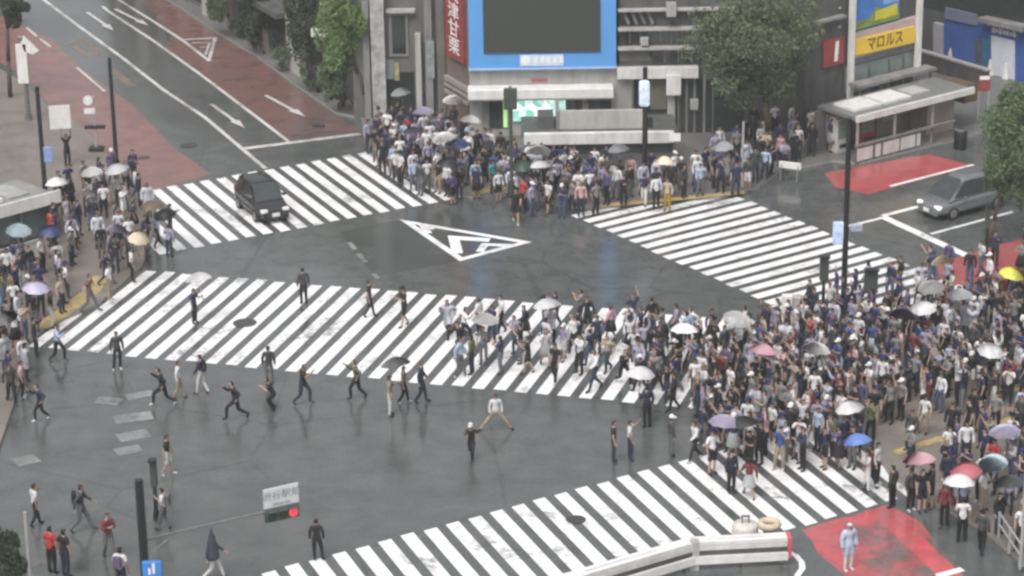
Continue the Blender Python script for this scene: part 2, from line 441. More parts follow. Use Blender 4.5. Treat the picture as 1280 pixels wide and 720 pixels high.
class Facade:
    """a wall plane standing on a base line; boxes are placed on it by where they stand along it and how high"""
    def __init__(self, a, u):
        self.o = Vector((a.x, a.y, 0)); self.u = Vector((u[0], u[1], 0)).normalized()
        n = Vector((self.u.y, -self.u.x, 0)); self.n = n if n.dot(CAM - self.o) > 0 else -n
    def uz(self, px, py):
        d = ray(px, py); t = (self.o - CAM).dot(self.n) / d.dot(self.n); p = CAM + d*t
        return (p - self.o).dot(self.u), p.z
    def P(self, u, z, out=0.0): return self.o + self.u*u + self.n*out + Vector((0, 0, z))
    def rot(self): return Matrix((self.u, self.n, Vector((0, 0, 1)))).transposed()
    def add(self, mb, u0, u1, z0, z1, o0, o1, bev=0.0):
        mb.box(self.P((u0+u1)/2, (z0+z1)/2, (o0+o1)/2), (abs(u1-u0), abs(o1-o0), abs(z1-z0)), self.rot(), bev); return mb
    def part(self, name, m, root, u0, u1, z0, z1, o0, o1, bev=0.0):
        mb = MB(); self.add(mb, u0, u1, z0, z1, o0, o1, bev); return reparent(mb.build(name, m), root)
    def px(self, name, m, root, x0, y0, x1, y1, o0, o1, bev=0.0):
        a, b = self.uz(x0, (y0+y1)/2)[0], self.uz(x1, (y0+y1)/2)[0]
        xm = (x0+x1)/2; z1, z0 = self.uz(xm, y0)[1], self.uz(xm, y1)[1]
        return self.part(name, m, root, min(a, b), max(a, b), z0, z1, o0, o1, bev)

def reparent(o, root):
    """child keeps its place; roots carry only a location and z rotation"""
    o.data.transform(root.matrix_basis.inverted()); o.parent = root; return o

def bld(name, fa, label, cat): return empty(name, fa.P(0, 0), label, cat)

# --- corner building with the big screen
F1 = Facade(G(680, 172), (1, 0))
b = bld('corner_building', F1, 'pale corner shop building carrying the big blue framed screen', 'building')
uL, uR = F1.uz(586, 60)[0], F1.uz(770, 60)[0]
zt = 14.0
zf = F1.uz(680, 82)[1]
F1.part('wall', M_CONCL, b, uL, uR-.03, 0, zf+1.5, -6, 0)
F1.part('pier', M_CONCL, b, uR-.029, F1.uz(790, 100)[0], 0, F1.uz(780, 84)[1], -.6, -.003)
F1.part('upper_wall', M_CONC, b, uL+.05, uR-.05, zf+1.5, zt, -6, -.02)
bb = F1.part('billboard_frame', M_BLUE, b, uL, uR, zf, zt-2, .01, .35, .03)
def sub(o, parent): o.data.transform(parent.matrix_basis.inverted() if False else Matrix.Identity(4)); o.parent = parent; return o
uS0, uS1 = F1.uz(604, 30)[0], F1.uz(750, 30)[0]; zs = F1.uz(680, 63)[1]
F1.part('screen', M_SCREEN, b, uS0, uS1, zs, zt-3.2, .36, .42)
u0, u1 = F1.uz(650, 73)[0], F1.uz(704, 73)[0]; z0, z1 = F1.uz(676, 80)[1], F1.uz(676, 66)[1]
F1.part('name_plate', M('plate_pale_blue', (.55, .66, .78, 1), .5, .1, 3), b, u0, u1, z0, z1, .355, .385)
mb = MB(); mb.tube(F1.P(u0+.28, (z0+z1)/2, .38), F1.P(u0+.28, (z0+z1)/2, .41), .24, None, 20)
for k in range(5): F1.add(mb, u0+.68+k*.32, u0+.68+k*.32+.2, z0+.15, z1-.13, .38, .40)
reparent(mb.build('plate_lettering', M_SIGNW), b)
F1.part('frame_lip', M('lip_pale_blue', (.36, .52, .75, 1), .4, .1, 2), b, uL-.02, uR+.02, zf-.08, zf, 0, .45)
# awning, shop opening, lit panel
F1.px('awning', M_WHITEB, b, 585, 105, 766, 117, .01, 1.0, .03)
F1.px('shop_opening', M_CONCD, b, 640, 119, 764, 150, .005, .06)
F1.px('dark_doorway', M_GLASS, b, 612, 119, 629, 160, .005, .05)
for xx, cc_ in ((644, (.30, .34, .33, 1)), (712, (.16, .17, .16, 1)), (728, (.42, .40, .36, 1)), (742, (.10, .13, .16, 1))):
    F1.px('shop_poster', M('poster_%d' % xx, cc_, .5, .5, 3), b, xx if xx > 700 else 709, 122, (xx if xx > 700 else 703)+7, 146, .061, .09)
F1.px('red_strip', M('strip_red', (.38, .12, .12, 1), .5, .3, 4), b, 664, 98, 684, 102, .005, .05)
F1.px('awning_edge', M_CONC, b, 585, 117.2, 766, 118.6, .3, .98)
F1.px('door_jamb', M_CONC, b, 603, 119, 611, 160, .01, .14)
em, ent, eb = new_mat('lit_panel')
tc = ent.nodes.new('ShaderNodeTexCoord'); vo = ent.nodes.new('ShaderNodeTexVoronoi'); vo.inputs['Scale'].default_value = 2.6; vo.distance = 'CHEBYCHEV'
ent.links.new(tc.outputs['Object'], vo.inputs['Vector'])
sx = ent.nodes.new('ShaderNodeSeparateColor'); ent.links.new(vo.outputs['Color'], sx.inputs[0])
er = ramp(ent, sx.outputs[0], .1, (.22, .50, .42, 1), .65, (.9, 1, .95, 1))
ent.links.new(er.outputs['Color'], eb.inputs['Base Color']); ent.links.new(er.outputs['Color'], eb.inputs['Emission Color']); eb.inputs['Emission Strength'].default_value = .7
F1.px('lit_display', em, b, 641, 118, 707, 150, .07, .18)
F1.px('lit_display_edge', M('lit_green', (.5, .8, .35, 1), .5, .1, 2, emit=.35), b, 629, 122, 634, 158, .02, .14)
# red vertical sign on the side face
side_u = Vector((-3.7619, 7.9523)).normalized()
cpos = F1.P(uL, 0)
FS = Facade(cpos, (side_u.x, side_u.y))
sl_ = FS.uz(557, 40)[0]
FS.part('side_wall', M_BROWN, b, 0.02, abs(sl_), 0, zt-1, -.4, .004)
zr = FS.uz(571, 72)[1]
ua, ub = abs(FS.uz(583, 40)[0]), abs(FS.uz(561, 40)[0])
rs = FS.part('vertical_sign', M_REDS, b, ua, ub, zr, zr+9, .01, .2)
mb = MB()
for (ya, yb) in ((100, 106), (109, 113), (118, 122)):
    za, zb = FS.uz(571, yb)[1], FS.uz(571, ya)[1]; FS.add(mb, .03, abs(sl_), za, zb, .005, .16)
reparent(mb.build('side_trim', M('trim_grey', (.30, .27, .25, 1), .5, .2, 2)), b)
for k, chx in enumerate('栗甘津天'):
    text(chx, 'sign_lettering', .92, M_SIGNW, b, FS.P((ua+ub)/2, zr + .62 + k*.9, .215), -FS.u, (0, 0, 1), FS.n, depth=.01, sx=1.5)

# --- building next to it, dark storeys with pale ledges
F2 = Facade(G(880, 172) + Vector((0, .5, 0)), (1, 0))
b = bld('office_building', F2, 'dark grey building with pale ledges behind the large street tree', 'building')
v0, v1 = F2.uz(771, 60)[0], F2.uz(1052, 60)[0]
F2.part('wall', M_CONCD, b, v0+.12, v1, 0, 13, -6, 0)
for (ya, yb, nm) in ((31, 34, 'ledge'), (55, 58, 'ledge'), (8, 10, 'ledge')):
    F2.px(nm, M_CONCL, b, 772, ya, 1050, yb, 0.005, .5)
F2.px('window_band', M_GLASS, b, 774, 35, 1048, 54, .004, .06)
F2.px('window_band', M('spandrel_olive', (.135, .135, .12, 1), .5, .3, 1), b, 774, 59, 812, 76, .004, .08)
F2.px('window_band', M_GLASS, b, 815, 60, 1048, 78, .004, .06)
F2.px('window_band', M_GLASS, b, 774, 11, 812, 30, .004, .05)
mb = MB()
for k in range(4):
    a = F2.P(*F2.uz(778+k*10, 11), .1); c = F2.P(*F2.uz(786+k*10, 29), .1); mb.bar(a, c, .22, .12)
reparent(mb.build('stair_flight', M_CONC), b)
F2.px('white_fascia', M_WHITEP, b, 771, 82, 872, 95, .01, .5)
F2.px('entrance_opening', M_GLASS, b, 793, 97, 838, 140, .006, .05)
F2.px('olive_door', M('olive_panel', (.13, .125, .09, 1), .5, .3, 1.2), b, 813, 98, 833, 136, .052, .1)
F2.px('pillar', M_CONCL, b, 834, 97, 843, 165, .006, .4)
F2.px('hanging_sign', M_WHITEB, b, 832, 90, 850, 114, .52, .72)
F2.px('side_opening', M_GLASS, b, 852, 98, 930, 170, .006, .05)
for xx in (858, 868, 880):
    u = F2.uz(xx, 130)[0]; F2.part('door_mullion', M_CONC, b, u-.06, u+.06, 0, 3.4, .052, .14)
for xx in range(786, 1046, 13):
    F2.px('window_mullion', M_GREYM, b, xx, 35.5, xx+1.6, 53.5, .062, .12)
for xx in range(830, 1046, 17):
    F2.px('window_mullion', M_GREYM, b, xx, 60.5, xx+1.6, 77.5, .062, .12)
for (xa, ya, xb, yb) in ((800, 44, 810, 54), (862, 122, 872, 134), (900, 100, 912, 112), (985, 108, 1000, 122)):
    F2.px('air_conditioner', M_STEEL, b, xa, ya, xb, yb, .13, .5, .02)
for xx in (789, 846, 889): F2.px('drain_pipe', M_GREYM, b, xx, 97, xx+2, 170, .41, .5)
F2.px('side_sign', M('sign_bluegrey', (.16, .20, .27, 1), .5, .3, 3), b, 905, 115, 925, 124, .06, .2)
F2.px('roof_vent', M_STEEL, b, 832, 0, 844, 16, .3, .8)

# --- grey columned building left of the red sign
F3 = Facade(G(505, 149), (1, 0))
b = bld('columned_building', F3, 'grey building with tall pale columns left of the red vertical sign', 'building')
p0, p1 = F3.uz(440, 60)[0], F3.uz(559, 60)[0]
F3.part('wall', M('wall_grey_dark', (.125, .125, .122, 1), .6, .35, .7), b, p0, p1, 0, 12.5, -5, 0)
F3.px('column', M_CONC, b, 455, 0, 463, 170, .01, .35)
o = F3.px('column', M('column_streaky', (.36, .36, .35, 1), .55, .55, 1.8), b, 464, -60, 481, 148, .01, .6)
F3.px('column', M_CONCL, b, 520, 40, 527, 132, .01, .5)
F3.px('column', M_CONC, b, 531, -60, 540, 140, .01, .4)
F3.px('column', M('column_brown', (.15, .135, .12, 1), .6, .3, 1), b, 546, -60, 556, 140, .01, .6)
w_ = F3.px('window', M_CONC, b, 486, 14, 510, 70, .005, .1)
F3.px('window_pane', M_GLASS, b, 490, 19, 507, 66, .101, .13)
F3.px('ledge', M_CONCL, b, 483, 10, 519, 14, .01, .4)
F3.px('entrance', M_GLASS, b, 484, 90, 518, 145, .005, .06)
F3.px('poster', M('poster_grey', (.25, .28, .29, 1), .5, .5, 3), b, 483, 74, 492, 98, .06, .1)
F3.px('poster', M('poster_yellow', (.34, .31, .17, 1), .5, .5, 3), b, 493, 78, 499, 100, .06, .1)
F3.px('poster', M('poster_grey', (.25, .28, .29, 1)), b, 534, 48, 543, 95, .42, .45)

# --- roadside wall building along the upper road
A_, B_ = G(207, 0), G(450, 160)
F4 = Facade(B_ + Vector((.9, .5, 0)), (A_ - B_).xy)
b = bld('roadside_building', F4, 'long grey-brown building with pale pillars along the upper road', 'building')
L4 = 46
F4.part('wall', M('wall_brown_grey', (.155, .145, .132, 1), .65, .35, .6), b, 4.6, L4, 0, 9.5, -2.6, 0)
x = 4.8; k = 0
r4 = random.Random(5)
while x < L4 - 3:
    wd = r4.uniform(1.0, 2.0); F4.part('pillar', [M_CONC, M_CONCL, M('pillar_taupe', (.24, .21, .19, 1), .65, .25, 1)][k % 3], b, x, x+wd, 0, r4.uniform(4, 9.2), .003, .35)
    gpw = r4.uniform(2.2, 3.8)
    F4.part('shop_window', M_GLASS, b, x+wd+.15, x+wd+gpw-.15, .5, 2.9, .003, .08)
    F4.part('upper_window', M_GLASS, b, x+wd+.2, x+wd+gpw-.2, 4.0, 6.4, .003, .08)
    F4.part('awning', [M('awning_maroon', (.12, .05, .045, 1), .6, .3, 2), M_CONCD, M_CONC][k % 3], b, x+wd+.05, x+wd+gpw-.05, 3.0, 3.3, .003, .9)
    x += wd + gpw; k += 1
F4.part('coping', M_CONC, b, 4.55, L4+.05, 9.5, 9.9, -2.7, .2)

# --- far blocks that close the view and shade the road
def block(name, x0, x1, y0, y1, h, label, m, wm=M_GLASS, st=3.4):
    fa = Facade(Vector((x0, y0, 0)), (1, 0)); b = bld(name, fa, label, 'building')
    fa.part('wall', m, b, 0, x1-x0, 0, h, -(y1-y0), 0)
    z = 4.0
    while z < h - 2:
        mb = MB(); n = max(2, int((x1-x0)/2.4)); s = (x1-x0)/n
        for k in range(n): fa.add(mb, k*s+.3, (k+1)*s-.3, z, z+1.9, .003, .06)
        reparent(mb.build('window_band', wm), b); z += st
    fa.part('parapet', M_CONC, b, -.1, x1-x0+.1, h, h+.8, -(y1-y0)-.1, .12)
    return b
block('office_tower', -72, -36, 172, 190, 20, 'grey office block at the far end of the upper road', M_CONC)
block('office_tower', -60, -42, 128, 165, 11, 'dim office block beside the bus lane pavement', M_CONCD)

# --- shop with the yellow sign
dB = (G(1265, 266) - G(1165, 292)).xy.normalized()
F5 = Facade(G(1050, 168), dB)
b = bld('yellow_sign_shop', F5, 'glass fronted shop with a yellow sign board and colourful billboard above', 'building')
def f5(name, m, pts, o0, o1):
    P = [F5.P(*F5.uz(*p), o0) for p in pts]; mb = MB(); mb.prism(P, F5.n*(o1-o0)); return reparent(mb.build(name, m), b)
ue = F5.uz(1146, 60)[0]; us = F5.uz(1056, 80)[0]
F5.part('wall', M_CONCD, b, us-2.5, ue+.3, 0, 14, -6, 0)
mb = MB()
f5('sign_board', M('sign_pinkish', (.46, .36, .34, 1), .5, .2, 2), [(1060, 73), (1148, 50), (1148, 18), (1060, 42)], .01, .25)
ys = f5('yellow_sign', M_YEL, [(1063, 68), (1138, 51), (1138, 31), (1063, 48)], .26, .36)
c1 = F5.uz(1100.5, 49.5)
dirs = (F5.P(*F5.uz(1138, 41)) - F5.P(*F5.uz(1063, 58))).normalized()
text('マロルス', 'sign_lettering', .78, M('letter_brown', (.10, .045, .02, 1), .5, .2, 3), b, F5.P(c1[0], c1[1], .37), dirs, (0, 0, 1), F5.n, depth=.01, sx=.78)
f5('billboard', M('picture_blue', (.07, .19, .52, 1), .4, .3, 1.2), [(1065, 38), (1122, 23), (1122, -40), (1065, -28)], .02, .15)
f5('billboard_picture', M('picture_green', (.24, .30, .05, 1), .4, .5, 2.5), [(1065, 37), (1121, 22), (1121, 14), (1093, 8), (1085, 22), (1066, 28)], .151, .17)
f5('billboard_picture', M('picture_yellow', (.62, .56, .05, 1), .4, .25, 2.5), [(1091, 25), (1119, 17), (1119, 3), (1106, 8), (1091, 14)], .171, .19)
f5('billboard_picture', M('picture_sky', (.22, .42, .66, 1), .4, .2, 2), [(1102, 5), (1121, 0), (1121, -38), (1102, -34)], .151, .165)
f5('soffit', M_GREYM, [(1063, 80), (1140, 60), (1140, 52.5), (1063, 69.5)], .01, .2)
mb = MB()
f5('glass_front', M_GLASSG, [(1056, 118), (1142, 94), (1142, 62), (1056, 84)], .004, .06)
for xx, yy in ((1085, 95), (1110, 88), (1128, 84)):
    u, z = F5.uz(xx, yy); F5.part('glazing_mullion', M_GREYM, b, u-.05, u+.05, z-1.2, z+.6, .061, .12)
for xx in (1058, 1141):
    u = F5.uz(xx, 60)[0]; F5.part('white_post', M_WHITEB, b, u-.13, u+.13, .13, 13.5, .26, .5)
f5('side_sign', M_REDS, [(1027, 84), (1053, 78), (1053, 45), (1027, 50)], .02, .15)
f5('side_sign_panel', M_SIGNW, [(1040, 76), (1044, 75), (1046, 50), (1042, 51)], .16, .19)
f5('ledge', M_CONC, [(1000, 33), (1052, 20), (1052, 17), (1000, 30)], .01, .4)

# --- blue shop at the upper corner
gb0, gb1 = G(1185, 80), G(1280, 105)
F7 = Facade(gb0, (gb1-gb0).xy)
b = bld('blue_shop', F7, 'blue painted shop front with a white shutter under white lettering', 'building')
def f7(name, m, pts, o0, o1):
    P = [F7.P(*F7.uz(*p), o0) for p in pts]; mb = MB(); mb.prism(P, F7.n*(o1-o0)); return reparent(mb.build(name, m), b)
F7.part('wall', M_CONCD, b, -4, 14, 0, 13, -6, 0)
f7('blue_front', M_SHOPB, [(1183, 79), (1320, 116), (1320, 47), (1183, 16)], .006, .2)
f7('upper_band', M('band_slate', (.16, .17, .24, 1), .5, .2, 1), [(1186, 22), (1225, 31), (1225, 17), (1186, 8)], .201, .3)
f7('shutter', M('shutter_white', (.62, .63, .70, 1), .5, .15, 2), [(1243, 92), (1272, 99), (1272, 50), (1243, 43)], .205, .26)
f7('side_panel', M('panel_grey', (.36, .34, .38, 1), .5, .15, 2), [(1171, 65), (1183, 67), (1183, 30), (1171, 27)], .01, .3)
f7('teal_poster', M('poster_teal', (.03, .14, .25, 1), .5, .3, 2), [(1232, 84), (1241, 86), (1241, 50), (1232, 48)], .201, .23)
f7('poster', M('poster_slate', (.08, .085, .10, 1), .5, .3, 2), [(1222, 80), (1230, 82), (1230, 50), (1222, 48)], .201, .23)
mb = MB()
r7 = random.Random(3)
for (xa, ya, xb, yb, hh) in ((1237, 28, 1282, 38, 5), (1243, 36, 1274, 43, 5)):
    A, B = F7.P(*F7.uz(xa, ya), .23), F7.P(*F7.uz(xb, yb), .23)
    L = (B-A).length; n = int(L/.24)
    for k in range(n):
        c = A.lerp(B, (k+.5)/n); hgt = r7.uniform(.16, .3)
        mb.box(c, (.17, .05, hgt), F7.rot())
reparent(mb.build('lettering', M_SIGNW), b)
f7('awning', M_CONC, [(1234, 24), (1290, 37), (1290, 31), (1234, 19)], .01, .8)
f7('upper_window', M_GLASS, [(1150, 8), (1290, 28), (1290, 0), (1150, -22)], .004, .05)

# --- low dark wall in front of the blue shop
w0, w1 = G(1146, 86), G(1232, 112)
FW = Facade(w0, (w1-w0).xy)
b = empty('low_wall', FW.P(0, 0), 'low dark wall with pale coping in front of the blue shop', 'wall')
LW = (w1-w0).xy.length
FW.part('wall_face', M_CONCD, b, -.5, LW, 0, 1.0, -.25, 0)
FW.part('coping', M_CONCL, b, -.55, LW+.05, 1.0, 1.1, -.3, .05)

# --- station shelter with roof lights
ra, rb_ = G(1070, 207), G(1198, 173)
F6 = Facade(ra, (rb_-ra).xy)
b = empty('station_shelter', F6.P(0, 0), 'white flat roofed station shelter with roof lights and railing beside the red bay', 'shelter')
L6 = (G(1213, 169) - ra).xy.length
zr = F6.uz(1068, 152)[1]; D6 = 2.7
F6.part('roof', M('roof_grey', (.17, .175, .172, 1), .45, .3, 1.2), b, -.1, L6, zr, zr+.18, -D6, 0)
F6.part('fascia', M_WHITEB, b, -.12, L6+.02, zr-.06, zr+.26, .001, .14)
for (ua, ub) in ((.5, 2.3), (2.5, 4.3)):
    rl = F6.part('roof_light', M_WHITEB, b, ua, ub, zr+.181, zr+.3, -D6+.5, -.7)
F6.part('roof_light', M('roof_light_grey', (.42, .42, .40, 1), .4, .2, 2), b, 4.6, 5.8, zr+.181, zr+.28, -D6+.7, -.9)
for u in (.1, 2.6, 5.2): 
    F6.part('post', M_STEEL, b, u-.05, u+.05, .13, zr-.12, -.12, -.02)
F6.part('back_wall', M('wall_dusk', (.12, .115, .12, 1), .5, .3, 1), b, -.4, 3.6, .13, zr-.01, -D6+.1, -D6+.3)
F6.part('back_panel', M('wall_taupe', (.26, .225, .21, 1), .6, .2, 1.2), b, 3.65, L6, .13, zr-.01, -D6+.1, -D6+.32)
F6.part('side_awning', M('awning_brown', (.115, .07, .035, 1), .6, .3, 2), b, L6+.05, L6+1.0, 1.5, zr+.1, -2.4, -.6)
F6.part('kiosk', M('kiosk_beige', (.30, .25, .22, 1), .6, .2, 1.5), b, L6-2.1, L6-.2, .13, 2.2, -2.2, -1.0)
for k, (ua, ub, cc_) in enumerate(((.2, 1.0, (.30, .32, .33, 1)), (1.2, 1.7, (.36, .30, .16, 1)), (2.0, 3.2, (.10, .13, .17, 1)), (4.0, 4.8, (.40, .38, .36, 1)))):
    F6.part('wall_poster', M('shelter_poster_%d' % k, cc_, .45, .5, 3), b, ua, ub, .9, 2.0, -D6+.325, -D6+.36)
F6.part('inner_beam', M_GREYM, b, 0, L6, zr-.3, zr-.02, -1.5, -1.35)
F6.part('back_awning', M_CONC, b, 2.8, L6+.3, zr+.45, zr+.6, -D6-.9, -D6-.1)
for u in (3.0, 4.4, L6): F6.part('awning_strut', M_GREYM, b, u-.04, u+.04, zr-.3, zr+.45, -D6-.3, -D6-.2)
z = .95
F6.part('handrail', M_CONC, b, -.1, L6-1.2, z, z+.1, -.04, .1)
for k, (ua, ub) in enumerate(((0, 1.05), (1.25, 1.6), (1.75, 2.85), (2.95, 3.95), (4.05, 4.3))):
    F6.part('railing_panel', M_WHITEP, b, ua, ub, .2, .84, 0, .05)
for u in (-.05, 1.15, 1.68, 2.9, 4.0, 4.4, 5.2): F6.part('railing_post', M_GREYM, b, u-.03, u+.03, .13, z, 0, .06)

# --- subway entrance in front of the corner building
F8 = Facade(G(752, 216), (1, 0))
b = empty('subway_entrance', F8.P(0, 0), 'low glazed subway entrance with a white lintel beam behind the waiting crowd', 'entrance')
q0, q1 = F8.uz(652, 190)[0], F8.uz(846, 190)[0]
zb0, zb1 = F8.uz(740, 178)[1], F8.uz(740, 164)[1]
F8.px('lintel', M_WHITEP, b, 655, 164, 842, 178, 0, .3, .02)
F8.part('roof', M_CONCD, b, q0, q1, zb1-.25, zb1-.05, -2.8, -.01)
F8.part('glass_wall', M('smoked_glass', (.06, .07, .068, 1), .12, .3, .8, spec=.7), b, q0+.1, q1-.1, .95, zb0-.01, -.1, -.03)
F8.part('plinth', M('plinth_dusk', (.10, .098, .10, 1), .5, .3, 1), b, q0, q1, .13, .94, -.15, .05)
for px_ in (656, 700, 768, 806, 842):
    u = F8.uz(px_, 190)[0]; F8.part('post', M_GREYM, b, u-.05, u+.05, .95, zb0-.01, -.02, .08)
mb = MB()
pz0, pz1 = zb1-.04, zb1+.86
ps0, ps1 = F8.uz(700, 150)[0], F8.uz(806, 150)[0]
F8.part('parapet', M_CONCL, b, ps0, ps1, pz0, pz1, -.75, -.5)
F8.part('parapet_side', M_CONC, b, ps0-.16, ps0-.005, pz0, pz1+.02, -2.6, -.48)
F8.part('roof_box', M_CONCD, b, q0+.8, ps0-.3, pz0, pz0+.6, -1.9, -.7)
for (xa, xb) in ((690, 718), (725, 770)):
    F8.px('notice_panel', M_SIGNW, b, xa, 207, xb, 213, .06, .1)
F8.px('notice_panel', M_SIGNW, b, 836, 164, 850, 174, .31, .36)

# --- shelter on the left pavement
s0, s1 = G(0, 318), G(78, 296)
F9 = Facade(s0, (s1-s0).xy)
b = empty('bus_shelter', F9.P(0, 0), 'white roofed glass shelter on the pavement by the packed left kerb crowd', 'shelter')
L9 = (s1-s0).xy.length
zr = F9.uz(40, 257)[1]
F9.part('roof', M('roof_dull', (.22, .225, .22, 1), .45, .3, 1.2), b, -4, L9, zr, zr+.15, -3.4, 0)
F9.part('fascia', M_WHITEB, b, -4.02, L9+.02, zr-.15, zr+.42, .001, .12)
F9.part('roof_light', M_WHITEB, b, -3.5, 1.0, zr+.151, zr+.32, -2.9, -1.0)
F9.part('roof_light', M('roof_light_dull', (.33, .33, .32, 1), .4, .3, 2), b, 1.3, 2.4, zr+.151, zr+.25, -2.9, -1.0)
F9.part('glass_wall', M('glass_teal_grey', (.10, .13, .128, 1), .12, .3, .8, spec=.7), b, -4, L9-.6, .3, zr-.16, -.25, -.2)
for u in (-1.9, 0.0, 1.3, L9-.1): F9.part('post', M_GREYM, b, u-.06, u+.06, .13, zr-.16, -.18, -.06)
F9.part('rear_wall', M_CONCD, b, -4, L9-.4, .13, zr-.01, -3.3, -3.15)
r0, r1 = G(-40, 352), G(52, 326)
FR = Facade(r0, (r1-r0).xy)
b = empty('pavement_railing', FR.P(0, 0), 'white panelled railing in front of the white roofed bus shelter', 'railing')
LR = (r1-r0).xy.length
FR.part('panel', M_WHITEP, b, 0, LR, .25, .8, -.03, .03); FR.part('handrail', M_STEEL, b, -.05, LR+.05, .95, 1.04, -.04, .06)
for k in range(5): FR.part('post', M_GREYM, b, k*LR/4-.03, k*LR/4+.03, .13, .949, -.05, .0)

# ------------------------------------------------------------------ trees
M_BARK = M('bark', (.075, .06, .045, 1), .85, .4, 4)
def leaf_mat(name, c, c2):
    mt, nt, b = new_mat(name)
    tc = nt.nodes.new('ShaderNodeTexCoord'); n = noise(nt, .9, 4, .65, tc.outputs['Object'])
    r = ramp(nt, n.outputs['Fac'], .35, c, .65, c2); nt.links.new(r.outputs['Color'], b.inputs['Base Color'])
    b.inputs['Roughness'].default_value = .55; b.inputs['Specular IOR Level'].default_value = .3
    return mt
L_DULL = leaf_mat('leaf_dull_green', (.064, .088, .045, 1), (.135, .155, .085, 1))
L_BRIGHT = leaf_mat('leaf_bright_green', (.07, .13, .035, 1), (.17, .24, .085, 1))
L_MID = leaf_mat('leaf_mid_green', (.06, .10, .045, 1), (.13, .18, .085, 1))
L_DARK = leaf_mat('leaf_dark_green', (.03, .045, .026, 1), (.065, .085, .048, 1))

def tree(name, base, crown_c, rad, n, leaf, m, label, cat='tree', seed=1, clumps=26, trunk_r=.16, limbs=6, group=None):
    r = random.Random(seed); base = Vector(base); crown_c = Vector(crown_c)
    root = empty(name, base, label, cat, group)
    loc = lambda p: Vector(p) - base
    mb = MB(); fork = Vector((base.x + (crown_c.x-base.x)*.4, base.y + (crown_c.y-base.y)*.4, max(base.z+.4, crown_c.z - rad[2]*.75)))
    mid = base.lerp(fork, .5) + Vector((r.uniform(-.1, .1), r.uniform(-.1, .1), 0))
    mb.tube(loc(base - Vector((0, 0, .05))), loc(mid), trunk_r, trunk_r*.82, 8); mb.tube(loc(mid), loc(fork), trunk_r*.84, trunk_r*.68, 8)
    cs = []
    for k in range(clumps):
        while True:
            p = Vector((r.uniform(-1, 1), r.uniform(-1, 1), r.uniform(-1, 1)))
            if .25 < p.length < 1: break
        p *= r.uniform(.8, 1.0)
        cs.append((Vector((crown_c.x + p.x*rad[0]*.82, crown_c.y + p.y*rad[1]*.82, crown_c.z + p.z*rad[2]*.82)), r.uniform(.15, .34)))
    for k in range(limbs):
        c = cs[k][0]; j = fork.lerp(c, .5) + Vector((0, 0, .25))
        mb.tube(loc(fork - Vector((0, 0, .2))), loc(j), trunk_r*.5, trunk_r*.32, 6); mb.tube(loc(j), loc(c), trunk_r*.33, trunk_r*.12, 6)
    mb.build('trunk', M_BARK, root, True)
    vs, fs = [], []
    for k in range(n):
        c, s = r.choice(cs)
        while True:
            p = Vector((r.uniform(-1, 1), r.uniform(-1, 1), r.uniform(-1, 1)))
            if p.length < 1: break
        p = p.normalized() * (p.length ** .5)
        P = loc(Vector((c.x + p.x*s*rad[0], c.y + p.y*s*rad[1], c.z + p.z*s*rad[2]*.85)))
        a = Vector((r.gauss(0, 1), r.gauss(0, 1), r.gauss(0, .6))).normalized(); q = a.orthogonal().normalized()
        q = Matrix.Rotation(r.uniform(0, 6.28), 3, a) @ q; t = a.cross(q)
        l = leaf*r.uniform(.6, 1.3); h = l*.42; i = len(vs)
        vs += [P - q*l*.5, P + t*h*.5, P + q*l*.5 - a*l*.12, P - t*h*.5]; fs.append((i, i+1, i+2, i+3))
    me = bpy.data.meshes.new('crown'); me.from_pydata(vs, [], fs); me.update()
    link('crown', me, m, root)
    return root
def at_h(px, py, base):
    """the point straight above a base that is seen at picture height py, moved sideways to px"""
    z = ztop(base, py); p = G(px, py, z); return Vector((p.x, p.y, z))

bt = G(966, 203); bt.z = PH
cc = at_h(942, 58, bt)
tree('street_tree', bt, cc, (3.65, 3.1, 3.5), 26000, .2, L_DULL, 'large round street tree in full leaf in front of the dark ledged building', seed=4, clumps=84, trunk_r=.2, limbs=9)
bt = G(1236, 306); cc = at_h(1270, 180, bt)
tree('kerb_tree', (bt.x, bt.y, .1), cc, (2.25, 2.0, 3.25), 12000, .2, L_MID, 'full green street tree hiding the back of the silver car', seed=7, clumps=52, trunk_r=.11, limbs=7)
bt = G(13, 124); bt.z = PH; cc = at_h(12, 2, bt)
tree('slim_tree', bt, cc, (1.35, 1.3, 1.7), 3600, .22, L_DARK, 'slim street tree with a bare trunk beside the upper bus lane', seed=9, clumps=20, trunk_r=.13)
bt = G(462, 150); bt.z = PH; cc = at_h(430, 34, bt)
tree('bright_tree', bt, cc, (1.75, 1.4, 3.2), 11000, .2, L_BRIGHT, 'bright green tree beside the grey columned building', seed=12, clumps=44, trunk_r=.12)
bt = G(398, 118); bt.z = PH; cc = at_h(380, 26, bt)
tree('dark_tree', bt, cc, (1.3, 1.2, 3.2), 7000, .2, L_DARK, 'dark leafy tree against the roadside building by the white lamp', seed=15, clumps=36, trunk_r=.12)
bt = G(330, 70); bt.z = PH; cc = at_h(316, 6, bt)
tree('dark_tree', bt, cc, (1.1, 1.0, 2.8), 5000, .22, L_DARK, 'dark leafy tree farthest up the roadside building', seed=16, clumps=32, trunk_r=.1)
bt = G(-4, 792); cc = at_h(2, 690, bt)
tree('leafy_bush', (bt.x, bt.y, 0), (cc.x-.15, cc.y, 2.2), (1.25, 1.2, 2.3), 8000, .17, L_DARK, 'dark green bushy shrub at the corner by the man in red', 'shrub', seed=21, clumps=30, trunk_r=.08)
bt = G(300, 50); bt.z = PH; cc = at_h(268, -14, bt)
tree('dark_tree', bt, cc, (.95, .95, 2.2), 3600, .2, L_MID, 'mid green street tree at the very top of the roadside pavement', seed=18, clumps=26, trunk_r=.1)
bt = G(446, 146); bt.z = PH; cc = at_h(418, 92, bt)
